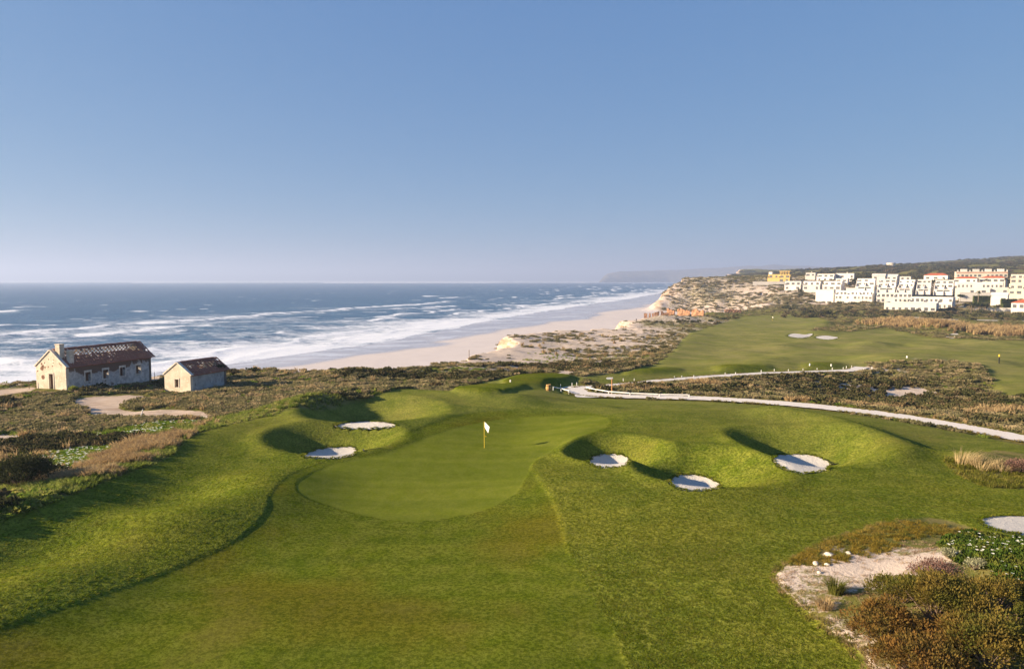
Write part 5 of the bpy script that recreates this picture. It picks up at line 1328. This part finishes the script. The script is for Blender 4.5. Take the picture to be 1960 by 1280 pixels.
M_WW = plain('white_house_render', (0.70, 0.66, 0.60), .85, .08, .12, rand=.28)
M_WY = plain('yellow_house_render', (0.52, 0.36, 0.13), .85, .1, .3)
M_WB = plain('cream_house_render', (0.55, 0.49, 0.39), .85, .1, .12)
M_WP = plain('dark_window_glass', (0.11, 0.11, 0.11), .25, .2, 1, 0, .5)  # glass colour lightened to paint in distance haze
M_RT = plain('red_roof_tiles', (0.42, 0.11, 0.05), .9, .25, 1.2)
M_BAND = plain('terracotta_band', (0.42, 0.16, 0.09), .9, .15, 1)
WIN = MB().box(-.5, .5, -.06, .06, -.5, .5).mesh('window', M_WP); BAL = MB().box(-.5, .5, -1.1, -.96, 0, .9).mesh('balcony_rail', M_WW); SLB = MB().box(-.5, .5, -1.1, -.03, -.16, 0).mesh('balcony_slab', M_WW)
YAW = R(40)
def town_house(name, label, px0, px1, pyt, pyb, D, cols=4, rows=2, deep=9.0, mat=None, yaw=None, roof='flat', fill=.9, balcony=0, chim=0, seed=0, group='white houses of the hillside town', foot=5.0):
    """block whose front runs from column px0 to px1; top and foot heights from the photo at its distance"""
    rg = random.Random(seed + int(px0)); yw = YAW + R(rg.uniform(-9, 7)) if yaw is None else yaw; mat = mat or M_WW
    c, s = math.cos(yw), math.sin(yw)
    a = at_depth(px0, D, CAM_Z); k1 = (px1 - 980) / FPX
    Lw = (k1 * D / 0.99725 * 1.0 - a[0]) / (c + k1 * s); Lw = max(2.5, Lw * .87)
    ztop = CAM_Z + (536 - pyt) / FPX * D; zb = CAM_Z + (536 - pyb) / FPX * D; h = ztop - zb
    t = empty(name, (a[0], a[1], zb), -yw); tag(t, label, 'house', group)
    fh = h / rows; back = 2.4 if rows == 2 and roof == 'flat' else 0.0
    MB().box(0, Lw, 0, deep, -foot, fh if back else h).build('wall', mat, t)
    if back:
        MB().box(.02, Lw - .02, back, deep - .02, fh + .003, h).build('upper_storey', mat, t)
        MB().box(0, Lw, -.12, .08, fh + .003, fh + .85).build('terrace_parapet', mat, t)
        for x in np.linspace(0, Lw, max(2, int(Lw / 9) + 1)): MB().box(x - .14, x + .14, .09, back, fh + .003, fh + 2.0).build('terrace_screen', mat, t)
    if roof == 'flat':
        pr = MB(); w_ = .3
        pr.box(-.05, Lw + .05, back - .05, back + w_, h + .003, h + .5); pr.box(-.05, Lw + .05, deep - w_, deep + .05, h + .003, h + .5); pr.box(-.05, w_, back + w_ + .002, deep - w_ - .002, h + .003, h + .5); pr.box(Lw - w_, Lw + .05, back + w_ + .002, deep - w_ - .002, h + .003, h + .5)
        pr.build('parapet', mat, t)
    elif roof == 'hip':
        r_ = min(Lw, deep) * .22; e = .5
        q = min(Lw, deep) / 2
        MB().add([(-e, -e, h), (Lw + e, -e, h), (Lw + e, deep + e, h), (-e, deep + e, h), (q, deep / 2, h + r_), (max(q + .1, Lw - q), deep / 2, h + r_)], [(0, 1, 5, 4), (1, 2, 5), (2, 3, 4, 5), (3, 0, 4), (3, 2, 1, 0)]).build('roof', M_RT, t)
    elif roof == 'gable':
        MB().add([(-.3, -.3, h), (Lw + .3, -.3, h), (Lw + .3, deep + .3, h), (-.3, deep + .3, h), (-.3, deep / 2, h + 2.2), (Lw + .3, deep / 2, h + 2.2)], [(0, 1, 5, 4), (1, 2, 5), (2, 3, 4, 5), (3, 0, 4), (3, 2, 1, 0)]).build('roof', mat, t)
    for j in range(rows):
        for i in range(cols):
            if rg.random() > fill: continue
            w = WIN.copy() if False else WIN
            o = bpy.data.objects.new('window', w); COL.objects.link(o); o.parent = t
            o.location = (Lw * (i + .5) / cols, back if j == 1 else 0, fh * (j + .52)); o.scale = (min(3.2, Lw / cols * .62) * rg.uniform(.6, 1.15), 1, min(2.1, fh * .55) * rg.uniform(.8, 1.1))
    if rows and deep > 7:
        for j in range(rows):
            o = bpy.data.objects.new('window', WIN); COL.objects.link(o); o.parent = t; o.location = (0, deep * .45, fh * (j + .52)); o.rotation_euler = (0, 0, -R(90)); o.scale = (1.2, 1, min(1.3, fh * .45))
    for j in range(1, (0 if back else balcony) + 1):
        z = fh * j if rows > 1 else 0
        o = bpy.data.objects.new('balcony_slab', SLB); COL.objects.link(o); o.parent = t; o.location = (Lw / 2, 0, z); o.scale = (Lw * .94, 1, 1)
        p_ = bpy.data.objects.new('balcony_rail', BAL); COL.objects.link(p_); p_.parent = o; 
    for i in range(chim):
        x = Lw * (i + .6) / chim; MB().box(x - .35, x + .35, deep * .4, deep * .4 + .7, h + .003, h + 1.7).build('chimney', mat, t)
    return t, Lw, h

# yellow villa with its white garden wall
t, lw, h = town_house('yellow_villa', 'ochre yellow villa with roof pergola at the seaward end of town', 1469, 1515, 527, 541, 780, 4, 2, 9, M_WY, R(35), 'flat', .9, 1, 0, 1, None)
MB().box(.6, 4.2, 2, 6, h + .5, h + 3.0).build('tower', M_WW, t)
for i in range(4):
    for y in (1, 5): MB().box(lw * .55 + i * lw * .12, lw * .55 + i * lw * .12 + .5, y, y + .5, h + .5, h + 3.4).build('pergola_post', M_WY, t)
for y in (1, 5): MB().box(lw * .52, lw * .96, y - .05, y + .55, h + 3.402, h + 3.9).build('pergola_beam', M_WY, t)
def garden_wall(px0, px1, pyt, pyb, D, label, yaw=.5, mat=None, thick=.6):
    c, s = math.cos(yaw), math.sin(yaw); a = at_depth(px0, D, CAM_Z); k1 = (px1 - 980) / FPX; Lw = (k1 * D - a[0]) / (c + k1 * s)
    zt = CAM_Z + (536 - pyt) / FPX * D; zb = CAM_Z + (536 - pyb) / FPX * D
    t = empty('garden_wall', (a[0], a[1], zb), -yaw); tag(t, label, 'wall', 'white garden walls of the town')
    MB().box(0, Lw, 0, thick, -4, zt - zb).build('wall', mat or M_WW, t); MB().box(-.08, Lw + .08, -.08, thick + .08, zt - zb + .002, zt - zb + .18).build('coping', M_WB, t)
garden_wall(1441, 1503, 540, 546, 755, 'white garden wall running below the yellow villa', .25)
garden_wall(1893, 1937, 590, 597, 505, 'white garden wall with lawn left of the red roofed front villa', .3)
garden_wall(1838, 1896, 561, 568, 560, 'white terrace wall above the palm court', .3)
garden_wall(1620, 1640, 552, 557, 640, 'short curved white wall between villas and front block', .5)
rows_ = [
    # name, label, px0, px1, top, base, D, cols, rows, deep, roof, balcony, chimneys
    ('white_villa', 'leftmost white villa in the front row below the yellow villa', 1502, 1534, 540, 556, 700, 3, 2, 9, 'flat', 1, 0),
    ('white_villa', 'middle white villa of the three below the yellow villa', 1537, 1571, 540, 556, 690, 3, 2, 9, 'flat', 0, 0),
    ('white_villa', 'third white villa with shaded side, right of the front three', 1575, 1612, 540, 556, 680, 3, 2, 9, 'flat', 0, 0),
    ('white_villa', 'white villa behind the front three, next to the dark stair', 1541, 1559, 524, 537, 790, 2, 2, 9, 'flat', 0, 1),
    ('white_villa', 'long white villa in the back row above the front three', 1563, 1597, 526, 539, 780, 3, 2, 9, 'flat', 0, 0),
    ('white_villa', 'white villa at the right end of the back row, with open porch', 1599, 1636, 525, 536, 775, 4, 1, 9, 'flat', 0, 1),
    ('white_villa', 'low white outbuilding under the right end of the back row', 1600, 1622, 535, 541, 745, 2, 1, 6, 'flat', 0, 0),
    ('gable_house', 'white house with pale pitched roof and chimneys above the terraces', 1669, 1694, 529, 537, 720, 2, 1, 9, 'gable', 0, 2),
    ('gable_house', 'white pitched roof house just right of the chimneyed one', 1696, 1716, 530, 538, 715, 2, 1, 9, 'gable', 0, 0),
    ('blank_hall', 'blank white hall at the left end of the long front block', 1562, 1598, 556, 572, 622, 0, 1, 9, 'flat', 0, 0),
    ('terrace_block', 'long two storey white terrace block above the bare dune slope', 1599, 1678, 558, 574, 610, 10, 2, 9, 'flat', 1, 0),
    ('terrace_block', 'two storey white block stepping down right of the long one', 1679, 1752, 562, 580, 585, 8, 2, 9, 'flat', 1, 0),
    ('terrace_block', 'lower white block with dark garage openings near the front', 1743, 1832, 570, 591, 545, 9, 2, 10, 'flat', 1, 0),
    ('front_building', 'big white front building with blank base and shaded right side', 1694, 1805, 581, 602, 515, 8, 1, 26, 'flat', 0, 0),
    ('red_roof_house', 'white house with red hipped roof beside the dark wood', 1768, 1816, 528, 538, 740, 3, 1, 10, 'hip', 0, 0),
    ('red_roof_house', 'long white house with red hipped roof below the hotel, left', 1826, 1872, 534, 543, 690, 4, 1, 8, 'hip', 0, 0),
    ('red_roof_house', 'white house with red hipped roof below the hotel, right', 1876, 1926, 533, 543, 680, 4, 1, 8, 'hip', 0, 0),
    ('hotel_wing', 'wide white hotel wing with row of dark windows and terrace', 1832, 1929, 542, 555, 640, 11, 1, 12, 'flat', 1, 0),
    ('hotel_wing', 'lower white hotel wing with blank left part', 1829, 1900, 553, 565, 610, 3, 1, 8, 'flat', 0, 0),
    ('hotel_wing', 'lower white hotel wing with wide windows on the right', 1897, 1930, 552, 565, 600, 3, 1, 8, 'flat', 0, 0),
    ('white_villa', 'tall cream villa at the right edge below the wooded hill', 1934, 1985, 527, 543, 640, 4, 2, 9, 'flat', 1, 0),
    ('white_villa', 'cream villa with balconies at the right edge above the lawns', 1931, 1990, 545, 566, 580, 4, 2, 9, 'flat', 1, 0),
    ('white_villa', 'white villa with hedge at the right, above the front villa', 1898, 1930, 566, 582, 540, 2, 1, 10, 'gable', 0, 0),
    ('red_roof_villa', 'white front villa with red roof at the right frame edge', 1938, 1995, 580, 607, 490, 4, 2, 10, 'hip', 0, 0),
    ('white_villa', 'small white house behind the terraces near the dark wood', 1722, 1742, 531, 538, 730, 2, 1, 8, 'flat', 0, 0),
]
for i, (nm, lb, p0, p1, yt, yb, D, co_, ro, dp, rf_, ba, chm) in enumerate(rows_):
    town_house(nm, lb, p0, p1, yt, yb, D, co_, ro, dp, M_WB if 'cream' in lb else M_WW, None, rf_, .82, ba, chm, i)
# terraced villas with sloping fin walls
for i, (p0, p1, yt, yb, D, lb) in enumerate([(1640, 1676, 535, 547, 665, 'first stepped villa from the left with sloping fin walls'), (1682, 1716, 536, 549, 650, 'second stepped villa from the left with sloping fin walls'), (1722, 1750, 537, 550, 640, 'third stepped villa from the left with sloping fin walls'),
                                             (1756, 1782, 537, 551, 632, 'fourth stepped villa from the left with sloping fin walls'), (1790, 1826, 538, 552, 624, 'fifth stepped villa, rightmost with sloping fin walls')]):
    t, lw, h = town_house('stepped_villa', lb, p0, p1, yt, yb, D, 3, 2, 8, None, None, 'flat', .9, 0, 0, 40 + i, 'stepped white villas')
    t_ = MB().box(.3, lw - .3, -5, -.003, -6, -h * .15); t_.build('terrace', M_WW, t)
    o = bpy.data.objects.new('window', WIN); COL.objects.link(o); o.parent = t; o.location = (lw / 2, -5, -h * .15 - 1.3); o.scale = (lw * .7, 1, 1.3)
    for x in (-.25, lw * .5, lw - .2):
        MB().add([(x, -.003, h * .45), (x, -6.5, -h * .55), (x, -6.5, -6), (x, -.003, -6), (x + .45, -.003, h * .45), (x + .45, -6.5, -h * .55), (x + .45, -6.5, -6), (x + .45, -.003, -6)],
                 [(0, 1, 2, 3), (7, 6, 5, 4), (0, 4, 5, 1), (1, 5, 6, 2), (3, 2, 6, 7), (0, 3, 7, 4)]).build('fin_wall', M_WW, t)
# long hotel on the skyline with boxes on the roof
t, lw, h = town_house('hotel', 'long pale hotel with white roof boxes below the wooded hill', 1830, 1938, 522, 536, 770, 12, 1, 10, M_WB, R(22), 'flat', .95, 1, 0, 70, None)
MB().box(-.1, lw + .1, -.12, -.053, h - .9, h - .1).build('terracotta_band', M_BAND, t)
for i in range(4): MB().box(lw * (.1 + .24 * i), lw * (.1 + .24 * i) + 5.5, 2, 6, h + .003, h + 3.2).build('roof_box', M_WW, t)
for i in range(5): MB().box(lw * (.02 + .24 * i), lw * (.02 + .24 * i) + 1.0, .5, 1.5, h + .51, h + 2.2).build('chimney', M_WW, t)
# water tank
p = at_depth(1703, 1330, 0); zt = CAM_Z + (536 - 505) / FPX * 1330; zb = CAM_Z + (536 - 513) / FPX * 1330
t = empty('water_tank', (p[0], p[1], zb)); tag(t, 'round pale water tank on the ridge above the town', 'water tank')
MB().tube([(0, 0, -4), (0, 0, zt - zb)], 7.5, 24).build('tank_body', M_WB, t); MB().tube([(0, 0, zt - zb + .01), (0, 0, zt - zb + .5), (0, 0, zt - zb + 1.2)], [7.7, 7.7, 1.0], 24).build('tank_lid', M_WW, t)
# palms and trees in the town
M_PALM = foliage('palm_fronds', (0.05, 0.055, 0.02), (0.09, 0.085, 0.03), None, .2, 1)
M_TRUNK = plain('palm_trunk', (0.20, 0.15, 0.10), .9, .25, 3)
def palm(px, py, D, h, label):
    p = at_depth(px, D, 0); zb = CAM_Z + (536 - py) / FPX * D; t = empty('palm_tree', (p[0], p[1], zb)); tag(t, label, 'palm tree', 'palm trees in the town')
    MB().tube([(0, 0, -2), (.1, 0, h * .5), (.2, 0, h)], [.28, .2, .22], 8).build('trunk', M_TRUNK, t)
    rg = random.Random(int(px)); mb = MB()
    for k in range(26):
        a = rg.uniform(0, 6.28); el = rg.uniform(-.5, 1.0); l = rg.uniform(1.9, 2.7); d = Vector((math.cos(a), math.sin(a), 0)); prev = Vector((.2, 0, h))
        for s_ in range(1, 5):
            q = s_ / 4; nxt = Vector((.2, 0, h)) + d * l * q * math.cos(el * .6) + Vector((0, 0, l * (math.sin(el) * q - .75 * q * q))); w = Vector((-d.y, d.x, 0)) * .32 * math.sin(math.pi * min(.95, q * .8 + .1))
            mb.add([prev - w, prev + w, nxt + w * .8, nxt - w * .8], [(0, 1, 2, 3)]); prev = nxt
    mb.build('crown', M_PALM, t)
palm(1870, 575, 540, 6.5, 'tall palm tree in front of the hotel terrace wall'); palm(1904, 598, 500, 4.5, 'palm tree left of the front villa lawns'); palm(1857, 597, 500, 4.2, 'small palm in the shade of the big front building')
palm(1921, 544, 660, 4.5, 'palm tree by the right red roofs'); palm(1884, 544, 660, 4.0, 'palm tree between the red roofs'); palm(1815, 601, 505, 4.0, 'thin palm before the shaded side wall')
M_TREE = foliage('town_tree_leaves', (0.035, 0.045, 0.018), (0.065, 0.075, 0.026), None, .15, .5)
def tree(px, py, D, r, h, label, seed):
    p = at_depth(px, D, 0); zb = CAM_Z + (536 - py) / FPX * D; t = empty('leafy_tree', (p[0], p[1], zb)); tag(t, label, 'tree', 'trees in the town')
    MB().tube([(0, 0, -2), (.1, 0, h * .4), (.3, .1, h * .7)], [.3, .22, .1], 7).build('trunk', M_TRUNK, t)
    o = link_mesh('crown', bush_mesh('crown', 700, r, r * .8, r * .22, M_TREE, seed), t); o.location = (0, 0, h * .35)
tree(1872, 592, 505, 3.2, 4.6, 'dark round tree below the tall palm', 1); tree(1884, 592, 503, 2.6, 4.0, 'dark round tree right of the tall palm', 2); tree(1862, 590, 510, 2.2, 3.4, 'small dark tree left of the tall palm', 3); tree(1836, 572, 560, 2.2, 3.0, 'small bush tree on the terrace left of the palm court', 4)
M_HEDGE = foliage('hedge_leaves', (0.06, 0.075, 0.02), (0.10, 0.11, 0.03), None, .15, .5)
def hedge(px0, px1, py, D, h, label, seed):
    a = at_depth(px0, D, 0); b_ = at_depth(px1, D, 0); zb = CAM_Z + (536 - py) / FPX * D; Lw = b_[0] - a[0]; rg = random.Random(seed); mb = MB()
    for _ in range(700):
        p = Vector((rg.uniform(0, Lw), rg.uniform(-.8, .8), rg.uniform(-.5, h))); d = Vector((rg.uniform(-1, 1), rg.uniform(-1, .2), rg.uniform(0, 1))).normalized(); s_ = d.orthogonal().normalized() * .22
        mb.add([p, p + d * .3 + s_, p + d * .6, p + d * .3 - s_], [(0, 1, 2, 3)])
    mb.box(.1, Lw - .1, -.6, .6, -2, h - .15); o = mb.build('hedge', M_HEDGE); o.location = (a[0], a[1], zb); tag(o, label, 'hedge', 'hedges in the town')
hedge(1860, 1896, 575, 545, 3.2, 'long clipped green hedge behind the palm', 1); hedge(1913, 1944, 580, 520, 2.6, 'clipped hedge in front of the right villas, upper', 2); hedge(1916, 1936, 590, 512, 2.8, 'clipped hedge in front of the right villas, lower', 3)

# person on the beach
p = hit(1218, 616); M_CLOTH = plain('dark_clothes', (0.05, 0.05, 0.07), .9, .2, 3); M_SKIN = plain('skin', (0.45, 0.28, 0.2), .7, .1, 3)
me = bpy.data.meshes.new('person')
vs = [(0, 0, .95), (0, 0, 1.25), (0, 0, 1.45), (0, 0, 1.55), (0, .01, 1.68), (.11, 0, .9), (.13, .05, .48), (.13, .02, .08), (.14, -.1, .04), (-.11, 0, .9), (-.15, -.08, .5), (-.16, .08, .08), (-.16, -.04, .04), (.2, 0, 1.42), (.27, .05, 1.12), (.27, -.08, .88), (-.2, 0, 1.42), (-.27, -.05, 1.12), (-.27, .06, .88)]
ed = [(0, 1), (1, 2), (2, 3), (3, 4), (0, 5), (5, 6), (6, 7), (7, 8), (0, 9), (9, 10), (10, 11), (11, 12), (2, 13), (13, 14), (14, 15), (2, 16), (16, 17), (17, 18)]
rad = [.16, .16, .15, .06, .11, .1, .07, .05, .04, .1, .07, .05, .04, .06, .045, .04, .06, .045, .04]
me.from_pydata(vs, ed, []); me.update(); me.materials.append(M_CLOTH)
po = link_mesh('person', me); po.location = p; md = po.modifiers.new('skin', 'SKIN')
for v, r_ in zip(me.skin_vertices[0].data, rad): v.radius = (r_, r_)
me.skin_vertices[0].data[0].use_root = True
po.modifiers.new('sub', 'SUBSURF').levels = 1
tag(po, 'distant walker in dark clothes on the beach below the ruin', 'person')

# shrubs and small trees growing between the houses
gx, gy, gr, gg = cand(5200, 470, 830, 231, 2)
px_ = 980 + FPX * gx / gy
k = (px_ > 1500) & (px_ < 2050) & (L(GROVE, gx, gy) + .2 * gg.random(len(gx)) > .50) & (L(pathm, gx, gy) < .1)
gn_scatter('garden_greenery', FT, np.column_stack([gx[k], gy[k], L(H, gx[k], gy[k]) - .4]), gg.uniform(2.0, 5.0, k.sum()), gg.uniform(0, 6, k.sum()), 'dark garden shrubs between the white houses', 'shrubs', 1.0)
# ------------------------------------------------------------------ haze: the sea air, one closed box round everything
hz, nt, out = new_mat('sea_haze'); b = NB(nt)
pv = b.n('ShaderNodeVolumePrincipled')
pv.inputs['Color'].default_value = (0.54, 0.66, 0.94, 1)
pv.inputs['Density'].default_value = 0.00018
pv.inputs['Anisotropy'].default_value = 0.2
b.L(pv.outputs[0], out.inputs['Volume'])
haze = MB().box(-27500, 27500, -400, 27500, -6, 260).build('haze', hz)
tag(haze, 'thin pale sea haze over the bay', 'haze', kind='stuff')
